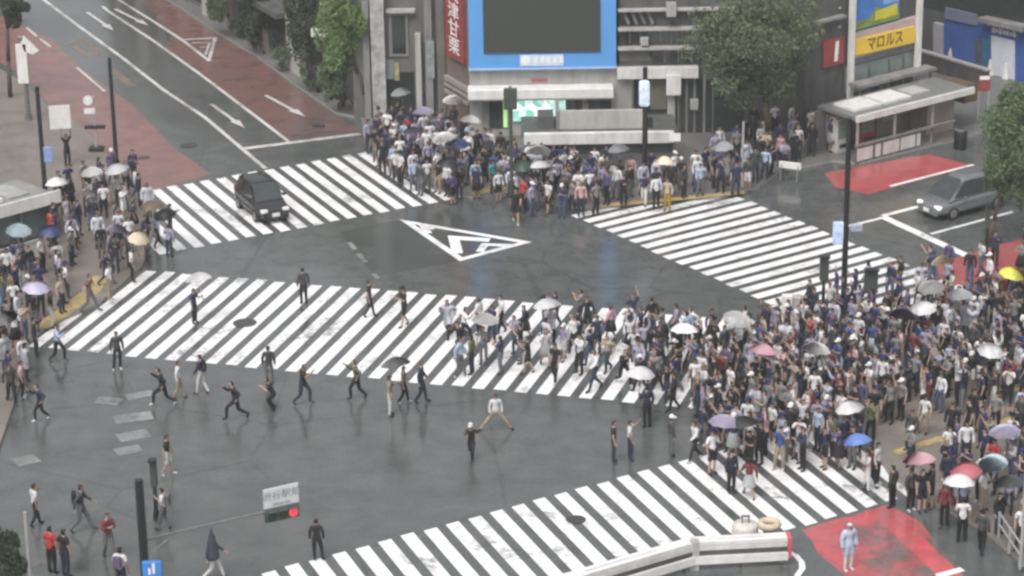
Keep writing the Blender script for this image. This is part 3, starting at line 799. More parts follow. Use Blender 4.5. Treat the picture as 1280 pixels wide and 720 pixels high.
tree('climbing_shrub', bt, cc, (1.1, .9, 1.5), 3800, .18, L_MID, 'tall loose shrub below the bright green tree', 'shrub', seed=19, clumps=26, trunk_r=.07)
r8 = random.Random(8)
for k, (px_, py_, lb) in enumerate(((388, 118, 'low planter shrub under the white lamp on the roadside'), (424, 140, 'low planter shrub at the foot of the bright green tree'), (352, 92, 'low planter shrub by the pale roadside pillar'), (300, 50, 'low planter shrub higher up along the roadside kerb'))):
    bt = G(px_, py_) ; bt.z = PH
    tree('planter_shrub', bt, (bt.x, bt.y, .9), (.7, .6, .8), 900, .16, [L_MID, L_DARK][k % 2], lb, 'shrub', seed=40+k, clumps=10, trunk_r=.05, limbs=3, group='roadside planter shrubs')

for (u_, lb, cc_) in ((.75, 'pale vending machine at the back of the station shelter', (.5, .49, .47, 1)), (2.35, 'dull red vending machine at the back of the station shelter', (.30, .06, .055, 1))):
    q = F6.P(u_, PH, -1.95); v = empty('vending_machine', q, lb, 'vending machine', None, math.atan2(F6.u.y, F6.u.x))
    MB().box((0, 0, .92), (.95, .6, 1.84), None, .03).build('cabinet', M('vending_%d' % int(u_*100), cc_, .4, .15, 3), v)
    MB().box((-.05, -.31, 1.2), (.75, .03, .95)).build('display_window', M_GLASSG, v); MB().box((0, -.31, .35), (.6, .03, .2)).build('tray', M_BLACKM, v)

# ------------------------------------------------------------------ vehicles
M_TYRE = M('tyre_rubber', (.02, .02, .02, 1), .8, .3, 8)
M_RIM = M('wheel_rim', (.35, .35, .36, 1), .3, .2, 6, .8)
M_HEAD = M('headlight_lens', (.75, .76, .74, 1), .12, .1, 4, spec=.8)
M_TAIL = M('tail_light', (.33, .02, .02, 1), .2, .2, 6)
M_PLATE = M('number_plate', (.7, .7, .68, 1), .4, .05, 8)
M_TRIMB = M('black_trim', (.018, .018, .018, 1), .5, .3, 6)
M_CARGLASS = M('car_glass', (.035, .042, .042, 1), .06, .3, 1, spec=.9)
def car(name, pos, heading, L, W, H, paint, label, lit=False, fwd=0.0):
    root = empty(name, (pos.x, pos.y, .0), label, 'car', None, math.atan2(heading.y, heading.x))
    bm = bmesh.new(); hw = W/2
    # stations along the length: x, underside, shoulder height, half width
    st = [(-.5, .34, .78, .84), (-.485, .24, .90, .92), (-.44, .2, .95, .98), (-.28, .19, .97, 1), (0, .19, .96, 1), (.2, .19, .94, 1), (.32, .19, .88, .99), (.43, .21, .80, .95), (.485, .26, .70, .86), (.5, .34, .58, .74)]
    rings = []
    for (x, zb, zt, wf) in st:
        h = hw*wf; x *= L
        rings.append([bm.verts.new(p) for p in ((x, -h*.9, zb), (x, -h, zb+.16), (x, -h, zt*.78), (x, -h*.93, zt), (x, 0, zt+.03), (x, h*.93, zt), (x, h, zt*.78), (x, h, zb+.16), (x, h*.9, zb))])
    for a, c in zip(rings, rings[1:]):
        for k in range(9): bm.faces.new((a[k], a[(k+1) % 9], c[(k+1) % 9], c[k]))
    bm.faces.new(list(reversed(rings[0]))); bm.faces.new(rings[-1])
    # cabin
    cab = [(-.465*L, .90, .90), (-.36*L, H, .74), (-.30*L, H+.02, .75), ((.02+fwd)*L, H+.02, .76), ((.08+fwd)*L, H-.02, .75), ((.30+fwd)*L, .86, .92)]
    rr = []
    for (x, z, wf) in cab:
        h = hw*wf; rr.append([bm.verts.new(p) for p in ((x, -h, z), (x, -h*.55, z+.025), (x, h*.55, z+.025), (x, h, z))])
    for a, c in zip(rr, rr[1:]):
        for k in range(3): bm.faces.new((a[k], a[k+1], c[k+1], c[k]))
    for s in (0, 3):
        y = -1 if s == 0 else 1
        lo = [bm.verts.new((x, y*hw*.91, .88)) for x in (-.465*L, (.30+fwd)*L)]
        bm.faces.new([rr[0][s], rr[1][s], rr[2][s], rr[3][s], rr[4][s], rr[5][s], lo[1], lo[0]])
    bmesh.ops.recalc_face_normals(bm, faces=bm.faces[:])
    me = bpy.data.meshes.new('body'); bm.to_mesh(me); bm.free()
    for p in me.polygons: p.use_smooth = len(p.vertices) == 4
    bo_ = link('body', me, paint, root); sm = bo_.modifiers.new('round', 'SUBSURF'); sm.levels = 2; sm.render_levels = 2
    for p in me.polygons: p.use_smooth = True
    def pane(nm, pts, m, off):
        P = [Vector(p) for p in pts]; n = (P[1]-P[0]).cross(P[2]-P[0]).normalized()
        c = sum(P, Vector())/len(P)
        if n.dot(c - Vector((0, 0, .8))) < 0: n = -n
        mb = MB(); mb.prism([p + n*off for p in P], n*.012); return mb.build(nm, m, root)
    h1, h0 = hw*.73, hw*.88
    pane('windscreen', [((.285+fwd)*L, -h0*.95, .90), ((.285+fwd)*L, h0*.95, .90), ((.095+fwd)*L, h1*.96, H-.05), ((.095+fwd)*L, -h1*.96, H-.05)], M_CARGLASS, .034)
    pane('rear_window', [(-.452*L, -h0*.9, 1.0), (-.452*L, h0*.9, 1.0), (-.372*L, h1*.95, H-.06), (-.372*L, -h1*.95, H-.06)], M_CARGLASS, .03)
    for y in (-1, 1):
        def sw(x0, x1, x2, x3):
            pane('side_window', [(x0*L, y*hw*.905, 1.0), (x1*L, y*hw*.905, 1.0), (x2*L, y*hw*.775, H-.08), (x3*L, y*hw*.775, H-.08)], M_CARGLASS, .012)
        sw(-.40, -.14, -.14, -.345); sw(-.115, .235+fwd, .075+fwd, -.115)
        for x in (-.31, .31):
            wz = MB(); wz.tube((x*L, y*(hw-.17), .30), (x*L, y*(hw+.01), .30), .30, None, 20); wheel = wz.build('wheel', M_TYRE, root)
            rz = MB(); rz.tube((x*L, y*(hw+.011), .30), (x*L, y*(hw+.03), .30), .2, .17, 14); rz.build('rim', M_RIM, wheel)
        MB().box((.17*L, y*(hw+.09), .98), (.1, .18, .13), None, .03).build('mirror', paint, root)
        for x in (-.17, .07): MB().box((x*L, y*(hw+.012), .80), (.16, .03, .03)).build('door_handle', M_RIM, root)
        hl = MB().box((.468*L, y*hw*.66, .64), (.2, hw*.42, .17), None, .04).build('headlight', M('headlight_on', (.9, .88, .8, 1), .2, .05, 3, emit=.3) if lit else M_HEAD, root)
        MB().box((-.482*L, y*hw*.82, .84), (.1, hw*.2, .3), None, .03).build('tail_light', M_TAIL, root)
    MB().box((.487*L, 0, .50), (.09, hw*.95, .12)).build('grille', M_TRIMB, root)
    MB().box((.487*L, 0, .33), (.1, hw*1.5, .16), None, .03).build('bumper', M_TRIMB if not lit else paint, root)
    MB().box((-.49*L, 0, .40), (.1, hw*1.6, .26), None, .03).build('bumper', M_TRIMB, root)
    MB().box((-.507*L, 0, .68), (.03, .36, .17)).build('number_plate', M_PLATE, root)
    MB().box((.512*L, 0, .46), (.03, .36, .17)).build('number_plate', M_PLATE, root)
    for x in (-.19*L, -.02*L): pass
    return root
PB = M('car_paint_black', (.028, .028, .03, 1), .14, .2, 2, .1, spec=.7)
PS = M('car_paint_silver', (.24, .245, .25, 1), .22, .08, 2, .55, spec=.6)
car('parked_car', G(328, 266), Vector((3.76, -7.95, 0)), 3.6, 1.58, 1.58, PB, 'small black car facing the junction while driving over the upper striped crossing')
car('parked_car', G(1203, 262), Vector((-dB.x, -dB.y, 0)), 4.4, 1.74, 1.76, PS, 'silver people carrier with headlights on waiting at the stop line', True, .06)
bpy.data.objects['parked_car'].name = 'black_car'; bpy.data.objects['parked_car.001'].name = 'silver_car'

# ------------------------------------------------------------------ street furniture
def pole(name, bpx, toppy, r0, label, cat='pole', m=M_BLACKM, r1=None, z0=PH, group=None):
    b0 = G(*bpx, z0); h = ztop(b0, toppy) - z0
    root = empty(name, (b0.x, b0.y, z0), label, cat, group)
    mb = MB(); mb.tube((0, 0, 0), (0, 0, h), r0, r1 or r0*.8, 12); mb.build('shaft', m, root, False)
    mb = MB(); mb.tube((0, 0, 0), (0, 0, .35), r0*1.5, r0*1.35, 12); mb.build('base', m, root)
    return root, b0, h
tall, tb, th = pole('signal_pole', (1054, 392), 148, .13, 'tall black signal pole with a lit blue panel beside the far right stripes', 'signal pole')
MB().box((-.32, -.05, PX((0, 0, 0))[0]*0 + 3.55), (.42, .22, .95), None, .04).build('lit_panel', M('panel_bluewhite', (.42, .52, .72, 1), .4, .45, 4, emit=.25), tall)
MB().bar((-.32, 0, 3.9), (0, 0, 3.9), .05).build('bracket', M_BLACKM, tall)
MB().box((.42, 0, 3.75), (.5, .22, .3), None, .04).build('signal_head', M('panel_bluegrey', (.35, .42, .52, 1), .4, .4, 4), tall)
MB().bar((.15, 0, 3.75), (.42, 0, 3.75), .05).build('bracket', M_BLACKM, tall)

p, pb_, h = pole('signal_pole', (806, 236), 84, .14, 'black signal pole with a white lit sign in front of the subway entrance', 'signal pole')
MB().box((-.05, -.22, h*.80), (.5, .14, 1.25), None, .12).build('lit_sign', M('sign_lit_pale', (.62, .70, .80, 1), 0.4, .35, 3, emit=.12), p)
MB().box((.25, 0, h*.55), (.24, .2, .5), None, .03).build('signal_head', M_BLACKM, p)
p, pb_, h = pole('signal_pole', (640, 262), 108, .09, 'dark green signal pole standing by the lit shop display', 'signal pole', M('green_metal', (.045, .06, .05, 1), .5, .3, 5))
MB().box((0, -.12, h-.55), (.62, .2, 1.0), None, .04).build('signal_head', MATS['green_metal'], p)
p, pb_, h = pole('lamp_post', (928, 232), 152, .06, 'thin pale post standing in the crowd under the large tree', 'post', M_STEEL)  # plain street posts, none of them carries a lamp
p, pb_, h = pole('lamp_post', (146, 208), 72, .11, 'plain black post rising beside the bus lane', 'post', M_BLACKM)
p, pb_, h = pole('lamp_post', (60, 282), 108, .12, 'black post with a blue sign rising through the left shelter roof', 'post', M_BLACKM)
sgn = MB().box((.28, -.1, h*.52), (.4, .08, .75), None, .03).build('blue_sign', M('sign_bluish', (.22, .30, .55, 1), .5, .3, 4), p)
p, pb_, h = pole('sign_post', (36, 150), 60, .12, 'dark post carrying a white board with a slanted white arm near the slim tree', 'sign post', M_GREYM)
MB().box((-.08, -.14, h-.8), (.55, .08, 2.1), None, .02).build('white_board', M_WHITEB, p)
MB().prism([(-.1, -.12, h+.55), (.12, -.12, h+.7), (.85, -.12, h-.1), (.5, -.12, h-.3), (.1, -.12, h-.15)], (0, -.06, 0)).build('slanted_board', M_WHITEB, p)
MB().sphere((-.08, -.1, h+.55), .16).build('lamp_cap', M_GREYM, p)
p, pb_, h = pole('bus_stop_sign', (121, 188), 120, .05, 'bus stop pole with a white round plate over a small board at the red lane', 'bus stop', M_STEEL)
MB().tube((-.25, -.05, h-.2), (-.25, -.12, h-.2), .24, None, 18).build('round_plate', M_WHITEB, p)
MB().box((-.2, -.08, h-.75), (.55, .08, .26)).build('board', M_WHITEB, p)
MB().bar((-.5, 0, h-1.6), (.5, 0, h-1.6), .28, .14).build('cross_bar', M_BLACKM, p)
MB().box((0, 0, .1), (.75, .5, .2), None, .05).build('weight', M_BLACKM, p)
p, pb_, h = pole('street_lamp', (407, 128), 62, .07, 'street lamp with a white box head in front of the roadside building', 'street lamp', M_GREYM)
MB().box((0, -.1, h+.95), (1.2, .3, .4), None, .03).build('lamp_head', M('lamp_cream', (.75, .75, .66, 1), .4, .1, 3), p)
MB().bar((-.35, 0, h), (-.35, -.1, h+.76), .06).bar((.35, 0, h), (.35, -.1, h+.76), .06).bar((-.38, 0, h), (.38, 0, h), .07).build('bracket', M_GREYM, p)
# pedestrian signals among the crowd
def pedsignal(bpx, toppy, label, w_=.5):
    p, b0, h = pole('pedestrian_signal', bpx, toppy + 14, .08, label, 'signal', M_BLACKM, group=None)
    MB().box((0, 0, h+.05), (w_, .32, 1.05), None, .03).build('signal_head', M('signal_olive', (.06, .065, .06, 1), .5, .3, 4), p)
    MB().box((0, -.2, h+.58), (w_+.06, .3, .05)).build('visor', M_BLACKM, p)
    return p
pedsignal((1028, 412), 322, 'narrow dark pedestrian signal on a post left of the tall black pole', .36)
pedsignal((1087, 398), 338, 'wide dark pedestrian signal on a post right of the tall black pole', .55)
pedsignal((1232, 322), 258, 'slim dark signal post under the crown beside the silver car', .2)
pedsignal((196, 650), 578, 'dark back of a signal on its post next to the hanging red signal', .22)
# white control box
b0 = G(990, 404); p = empty('control_cabinet', (b0.x, b0.y, 0), 'white and grey control cabinet standing on the far right stripes', 'cabinet')
MB().box((-.22, 0, .62), (.42, .4, 1.24), None, .02).build('cabinet_body', M_WHITEB, p)
MB().box((.22, .02, .6), (.4, .42, 1.16), None, .02).build('side_box', M_CONCL, p)
MB().box((0, 0, .04), (.95, .5, .08)).build('plinth', M_CONCD, p)
# small barricade board
b0 = G(987, 228, 0); p = empty('barricade_board', (b0.x, b0.y, PH), 'low white barricade board on legs near the station kerb', 'barricade', None, R(-25))
MB().box((0, 0, .72), (1.1, .07, .34), None, .015).build('board', M_WHITEB, p)
for x in (-.42, .42):
    MB().bar((x, -.22, 0), (x, 0, .74), .05).bar((x, .22, 0), (x, 0, .74), .05).build('leg', M_GREYM, p)
# white cones before the blue shop
for (x, y, lb) in ((1187, 83, 'white traffic cone at the upper corner of the blue shop'), (1237, 97, 'white traffic cone beside the white shutter edge'), (1256, 101, 'white traffic cone in front of the white shutter')):
    b0 = G(x, y); p = empty('traffic_cone', (b0.x, b0.y, 0), lb, 'traffic cone', 'white cones by the blue shop')
    MB().lathe([(.22, .06), (.2, .12), (.06, .95), (.05, 1.0)], seg=12).build('cone', M_WHITEB, p); MB().box((0, 0, .03), (.5, .5, .06), None, .01).build('base', M_WHITEB, p)
# red round-topped post by the shelter
b0 = G(1228, 152); p = empty('red_sign_post', (b0.x, b0.y, PH), 'red sign board on two white posts beyond the station shelter', 'sign')
MB().box((0, 0, 1.9), (.6, .12, .8), None, .03).build('red_board', M_REDS, p)
MB().box((0, -.08, 2.2), (.5, .04, .18)).build('white_stripe', M_SIGNW, p)
for x in (-.25, .25): MB().tube((x, 0, 0), (x, 0, 1.45), .05).build('leg', M_STEEL, p)
b0 = G(1200, 186); p = empty('litter_bin', (b0.x, b0.y, 0), 'dark round litter bin at the end of the station railing', 'bin')
MB().lathe([(.26, 0), (.32, .08), (.34, .8), (.3, .95), (.2, 1.05)], seg=14).build('bin_body', M_BLACKM, p, True); MB().lathe([(.31, .96), (.33, 1.0), (.31, 1.04)], seg=14).build('rim', M_GREYM, p)

# overhead signal on its long arm, bottom corner
b0 = G(189, 822); root = empty('traffic_signal', (b0.x, b0.y, 0), 'overhead traffic signal showing red on a long thin arm from a black post', 'traffic signal')
ht = ztop(b0, 600)
MB().tube((0, 0, 0), (0, 0, ht), .15, .13, 14).build('post', M_BLACKM, root)
za = ztop(b0, 676)
def az(px, py, z=za): q = G(px, py, z); return Vector((q.x-b0.x, q.y-b0.y, z))
A, B = az(200, 670), az(331, 640)
MB().tube((0, 0, za), A, .045).tube(A, B, .045, .04).tube((0, 0, za-.6), A.lerp(B, .15), .02).build('arm', M_GREYM, root)
adir = (B-A).normalized(); C2 = az(369, 631)
sdirv = adir; nrm = Vector((adir.y, -adir.x, 0)).normalized()
rot = Matrix((Vector((adir.x, adir.y, 0)).normalized(), nrm, Vector((0, 0, 1)))).transposed()
if nrm.y > 0: nrm = -nrm
mid = B.lerp(C2, .55); wS = (C2-B).length*1.12
MB().box(mid + Vector((0, 0, -.18)), (wS, .18, .42), rot, .05).build('signal_head', M('signal_housing', (.055, .065, .06, 1), .5, .3, 4), root)
hx = Vector((adir.x, adir.y, 0)).normalized()
for k, (nm, c_, e_) in enumerate((('green_lens', (.02, .05, .045, 1), 0), ('amber_lens', (.05, .045, .02, 1), 0), ('red_lens', (.75, .07, .09, 1), .4))):
    c = mid + hx*(k-1)*wS*.31 + Vector((0, 0, -.18))
    MB().tube(c + nrm*.06, c + nrm*.11, .155, None, 18).build(nm, M('lens_'+nm, c_, .25, .1, 4, emit=e_), root)
    MB().bar(c + nrm*.17 + Vector((0, 0, .178)), c + nrm*.17 + Vector((0, 0, .19)), .28, .12, up=nrm).build('visor', MATS['signal_housing'], root)
sg = MB().box(mid + Vector((0, 0, .42)), (wS*1.02, .05, .66), rot, .01).build('name_board', M('board_white', (.62, .63, .64, 1), .5, .1, 3), root)
cc = mid + Vector((0, 0, .42)) + nrm*.03
tx = hx if hx.x > 0 else -hx
text('渋谷駅前', 'lettering', .3, M('letter_grey', (.25, .26, .27, 1), .5, .2, 3), root, b0*1 + cc + Vector((0, 0, .06)), tx, (0, 0, 1), nrm, depth=.004, sx=1.1)
text('Shibuya Sta.', 'lettering', .13, MATS['letter_grey'], root, b0 + cc + Vector((0, 0, -.22)), tx, (0, 0, 1), nrm, depth=.004)
zb = ztop(b0, 712)
MB().box((.25, -.2, zb), (.62, .08, .8), None, .06).build('blue_sign', M('sign_blue_bright', (.06, .24, .62, 1), .45, .15, 3), root)
MB().box((.30, -.25, zb+.15), (.08, .03, .34)).box((.17, -.25, zb+.05), (.07, .03, .2)).build('sign_arrow', M_SIGNW, root)

# white road barrier, two bent lengths with a red end
zt_ = .95
w1_, w2_, w3_ = G(985, 706), G(868, 712), G(690, 765)
root = empty('road_barrier', (w2_.x, w2_.y, 0), 'white bent road barrier with a dark groove and a red end by the striped crossing', 'barrier')
lo = lambda p, z=0.0: Vector((p.x-w2_.x, p.y-w2_.y, z))
for (a, c) in ((w1_, w2_), (w2_, w3_)):
    a, c = lo(a), lo(c); d = (c-a).normalized(); n = Vector((-d.y, d.x, 0))
    if n.y < 0: n = -n
    up = Vector((0, 0, 1)); e = d*.02
    MB().bar(a+up*.94+n*.2+e, c+up*.94+n*.2-e, .12, .46, up=n).build('top_rail', M_WHITEB, root)
    MB().bar(a+up*.78-n*.0+e, c+up*.78-e, .16, .1, up=n).build('front_rail', M_WHITEP, root)
    MB().bar(a+up*.60+n*.03+e, c+up*.60+n*.03-e, .18, .1, up=n).build('groove', M_CONCD, root)
    MB().bar(a+up*.36-n*.03+e, c+up*.36-n*.03-e, .28, .16, up=n).build('lower_rail', M_WHITEB, root)
    for t in (.06, .5, .94):
        q = a.lerp(c, t) + n*.12; MB().bar(q, q+up*.87, .12).build('post', M_GREYM, root)
    MB().bar(a.lerp(c, .25)+n*.2+up*1.0, a.lerp(c, .75)+n*.2+up*1.0, .03, .05, up=n).build('top_strip', M('strip_lilac', (.42, .41, .50, 1), .5, .1, 3), root)
a = lo(w1_); d = (lo(w1_)-lo(w2_)).normalized(); n = Vector((-d.y, d.x, 0)); n = n if n.y > 0 else -n
MB().bar(a+d*.03+n*.16+Vector((0, 0, .3)), a+d*.03+n*.16+Vector((0, 0, 1.02)), .14, .5, up=n).build('red_end_cap', M('end_red', (.55, .10, .11, 1), .5, .2, 3), root)
p = lo(w2_); MB().bar(p+Vector((0, .1, 0)), p+Vector((0, .1, 1.02)), .3, .34).build('corner_post', M_STEEL, root)
# drum and ring resting behind the barrier
q = G(931, 677); p = empty('white_drum', (q.x, q.y, 0), 'squat off-white drum with a small handle behind the white barrier', 'drum')
MB().lathe([(.42, 0), (.45, .06), (.45, .6), (.40, .68), (.1, .70)], seg=18).build('drum_body', M('drum_cream', (.52, .49, .45, 1), .5, .2, 3), p, True)
MB().bar((-.1, 0, .7), (-.1, 0, .95), .05).bar((.12, 0, .7), (.12, 0, .95), .05).bar((-.14, 0, .95), (.16, 0, .95), .06).build('handle', M_GREYM, p)
q = G(961, 676); p = empty('cable_reel', (q.x, q.y, 0), 'tan ring shaped coil standing next to the off-white drum', 'coil')
mb = MB(); rings = []
for i in range(20):
    a = i/20*6.283; cx = Vector((math.cos(a), math.sin(a), 0))
    rings.append([mb.bm.verts.new(cx*(.3+.12*math.cos(j/8*6.283)) + Vector((0, 0, .62+.13*math.sin(j/8*6.283)))) for j in range(8)])
for i in range(20):
    for j in range(8): mb.bm.faces.new((rings[i][j], rings[(i+1) % 20][j], rings[(i+1) % 20][(j+1) % 8], rings[i][(j+1) % 8]))
mb.build('coil', M('coil_tan', (.50, .43, .31, 1), .6, .25, 5), p, True)
MB().lathe([(.2, 0), (.2, .5), (.3, .52)], seg=14).build('stand', M('coil_grey', (.42, .38, .33, 1), .6, .2, 4), p)
# guard rail by the kerb, bottom corner
a, c = G(1248, 672, PH), G(1275, 712, PH)
p = empty('guard_rail', (a.x, a.y, PH), 'pale metal guard rail at the kerb beside the umbrellas', 'guard rail')
cl = Vector((c.x-a.x, c.y-a.y, 0))
for k in range(3): q = cl*(k/2); MB().tube(q, q+Vector((0, 0, .95)), .045).build('post', M_STEEL, p)
for z in (.5, .9): MB().tube(Vector((0, 0, z)), cl+Vector((0, 0, z)), .035).build('rail', M_STEEL, p)
pole('lamp_post', (1276, 708), 560, .07, 'pale slim post at the guard rail by the kerb', 'post', M_STEEL)  # plain posts again, without lamps
pole('lamp_post', (40, 742), 640, .07, 'thin pale post in front of the dark corner shrub', 'post', M_CONCL, z0=0)

# ------------------------------------------------------------------ people
M_SKIN = tint_mat('skin', .6, .12, 8)
M_CLOTH = tint_mat('cloth', .8, .28, 5)
M_HAIR = tint_mat('hair', .55, .3, 20)
M_CROWD = tint_mat('crowd_cloth', .8, .25, 4, attr='Col')

LEGS = {
 'stand': [((.09, 0, .92), (.105, -.01, .49), (.11, .02, .09), (.125, -.14, .045)), ((-.09, 0, .92), (-.105, -.01, .49), (-.11, .02, .09), (-.125, -.14, .045))],
 'shift': [((.09, 0, .92), (.10, -.01, .49), (.09, .02, .09), (.11, -.14, .045)), ((-.09, 0, .91), (-.15, -.10, .50), (-.19, -.02, .09), (-.24, -.16, .045))],
 'walk': [((.09, -.01, .92), (.095, -.20, .52), (.09, -.33, .11), (.10, -.49, .085)), ((-.09, .01, .92), (-.10, .06, .48), (-.10, .37, .17), (-.11, .27, .045))],
 'stroll': [((.09, -.01, .92), (.095, -.12, .50), (.09, -.18, .09), (.10, -.34, .05)), ((-.09, .01, .92), (-.10, .01, .48), (-.10, .23, .12), (-.11, .11, .045))],
 'jog': [((.09, -.02, .92), (.10, -.26, .60), (.09, -.24, .17), (.10, -.40, .13)), ((-.09, .02, .92), (-.10, .06, .47), (-.10, .34, .20), (-.11, .25, .07))],
 'squat': [((.09, .06, .72), (.14, -.24, .52), (.13, .02, .09), (.15, -.14, .045)), ((-.09, .06, .72), (-.14, -.22, .50), (-.13, .06, .09), (-.15, -.10, .045))],
 'run': [((.09, -.02, .92), (.10, -.36, .67), (.09, -.38, .24), (.10, -.54, .21)), ((-.09, .02, .92), (-.10, .10, .47), (-.10, .46, .27), (-.11, .38, .12))],
 'wide': [((.10, 0, .84), (.34, -.06, .50), (.60, -.02, .09), (.69, -.12, .045)), ((-.10, 0, .84), (-.34, -.02, .48), (-.62, .08, .09), (-.70, -.04, .045))],
}
ARMS = {  # right side x>0 of the figure's own left; mirrored with sign
 'down': [((.235, .03, 1.14), (.245, -.04, .90))]*2,
 'phone': [((.20, -.10, 1.15), (.07, -.31, 1.27))]*2,
 'film': [((.22, -.20, 1.33), (.10, -.36, 1.58)), ((.22, .02, 1.14), (.23, -.08, .91))],
 'up': [((.28, -.03, 1.60), (.25, -.04, 1.86))]*2,
 'one_up': [((.26, -.04, 1.62), (.20, -.06, 1.88)), ((.24, .02, 1.15), (.2, -.12, .95))],
 'hold': [((.22, -.08, 1.15), (.16, -.28, 1.27)), ((.24, .02, 1.14), (.245, -.05, .90))],
 'swing': [((.23, -.13, 1.16), (.20, -.34, 1.04)), ((.235, .17, 1.17), (.25, .17, .93))],
 'pump': [((.24, .20, 1.22), (.22, .05, 1.02)), ((.235, -.18, 1.20), (.16, -.34, 1.40))],
 'relax': [((.23, -.05, 1.15), (.235, -.19, .93)), ((.235, .09, 1.15), (.25, .06, .90))],
 'carry': [((.22, .03, 1.15), (.16, -.16, 1.30)), ((.235, .05, 1.14), (.25, .0, .89))],
 'clap': [((.23, -.12, 1.22), (.05, -.30, 1.42))]*2,
 'out': [((.44, -.02, 1.34), (.68, -.06, 1.28))]*2,
}
POSES = {'stand': ('stand', 'down', 0), 'idle': ('shift', 'down', 0), 'phone': ('stand', 'phone', 0), 'film': ('shift', 'film', 0), 'cheer': ('stand', 'up', 0), 'wave': ('shift', 'one_up', 0),
         'umbrella': ('stand', 'hold', 0), 'walk': ('walk', 'swing', .05), 'stroll': ('stroll', 'relax', .02), 'stroll_phone': ('stroll', 'phone', .03), 'jog': ('jog', 'pump', .10), 'bag': ('stroll', 'carry', .02), 'clap': ('shift', 'clap', 0), 'crouch': ('squat', 'phone', .25), 'walk_umbrella': ('walk', 'hold', .03), 'walk_wave': ('walk', 'one_up', .04), 'run': ('run', 'pump', .16), 'run_wave': ('run', 'one_up', .10), 'straddle': ('wide', 'down', 0)}
SAYS = {'stand': 'standing', 'idle': 'standing at ease', 'phone': 'looking at a phone', 'film': 'filming with one arm', 'cheer': 'arms raised', 'wave': 'one arm raised', 'umbrella': 'holding an umbrella',
        'walk': 'walking', 'stroll': 'strolling', 'stroll_phone': 'strolling with a phone', 'jog': 'jogging', 'bag': 'strolling with one arm bent', 'clap': 'clapping', 'crouch': 'crouching', 'walk_umbrella': 'walking under an umbrella', 'walk_wave': 'walking with arm raised', 'run': 'running', 'run_wave': 'running with arm raised', 'straddle': 'legs spread wide'}

def skin_mesh(verts, edges, radii, root, level):
    me = bpy.data.meshes.new('sk'); me.from_pydata(verts, edges, []); me.update()
    o = bpy.data.objects.new('sk', me); col.objects.link(o)
    md = o.modifiers.new('s', 'SKIN'); md.use_smooth_shade = True; md.branch_smoothing = .6
    for i, r in enumerate(radii):
        sv = me.skin_vertices[0].data[i]; sv.radius = r; sv.use_root = (i == root)
    if level: 
        sm = o.modifiers.new('d', 'SUBSURF'); sm.levels = level; sm.render_levels = level
    bpy.context.view_layer.update()
    dg = bpy.context.evaluated_depsgraph_get()
    out = bpy.data.meshes.new_from_object(o.evaluated_get(dg))
    bpy.data.objects.remove(o); bpy.data.meshes.remove(me)
    return out

def seg_dist(p, a, b):
    d = b - a; t = max(0, min(1, (p-a).dot(d)/max(d.length_squared, 1e-9))); return (p - a - d*t).length, t

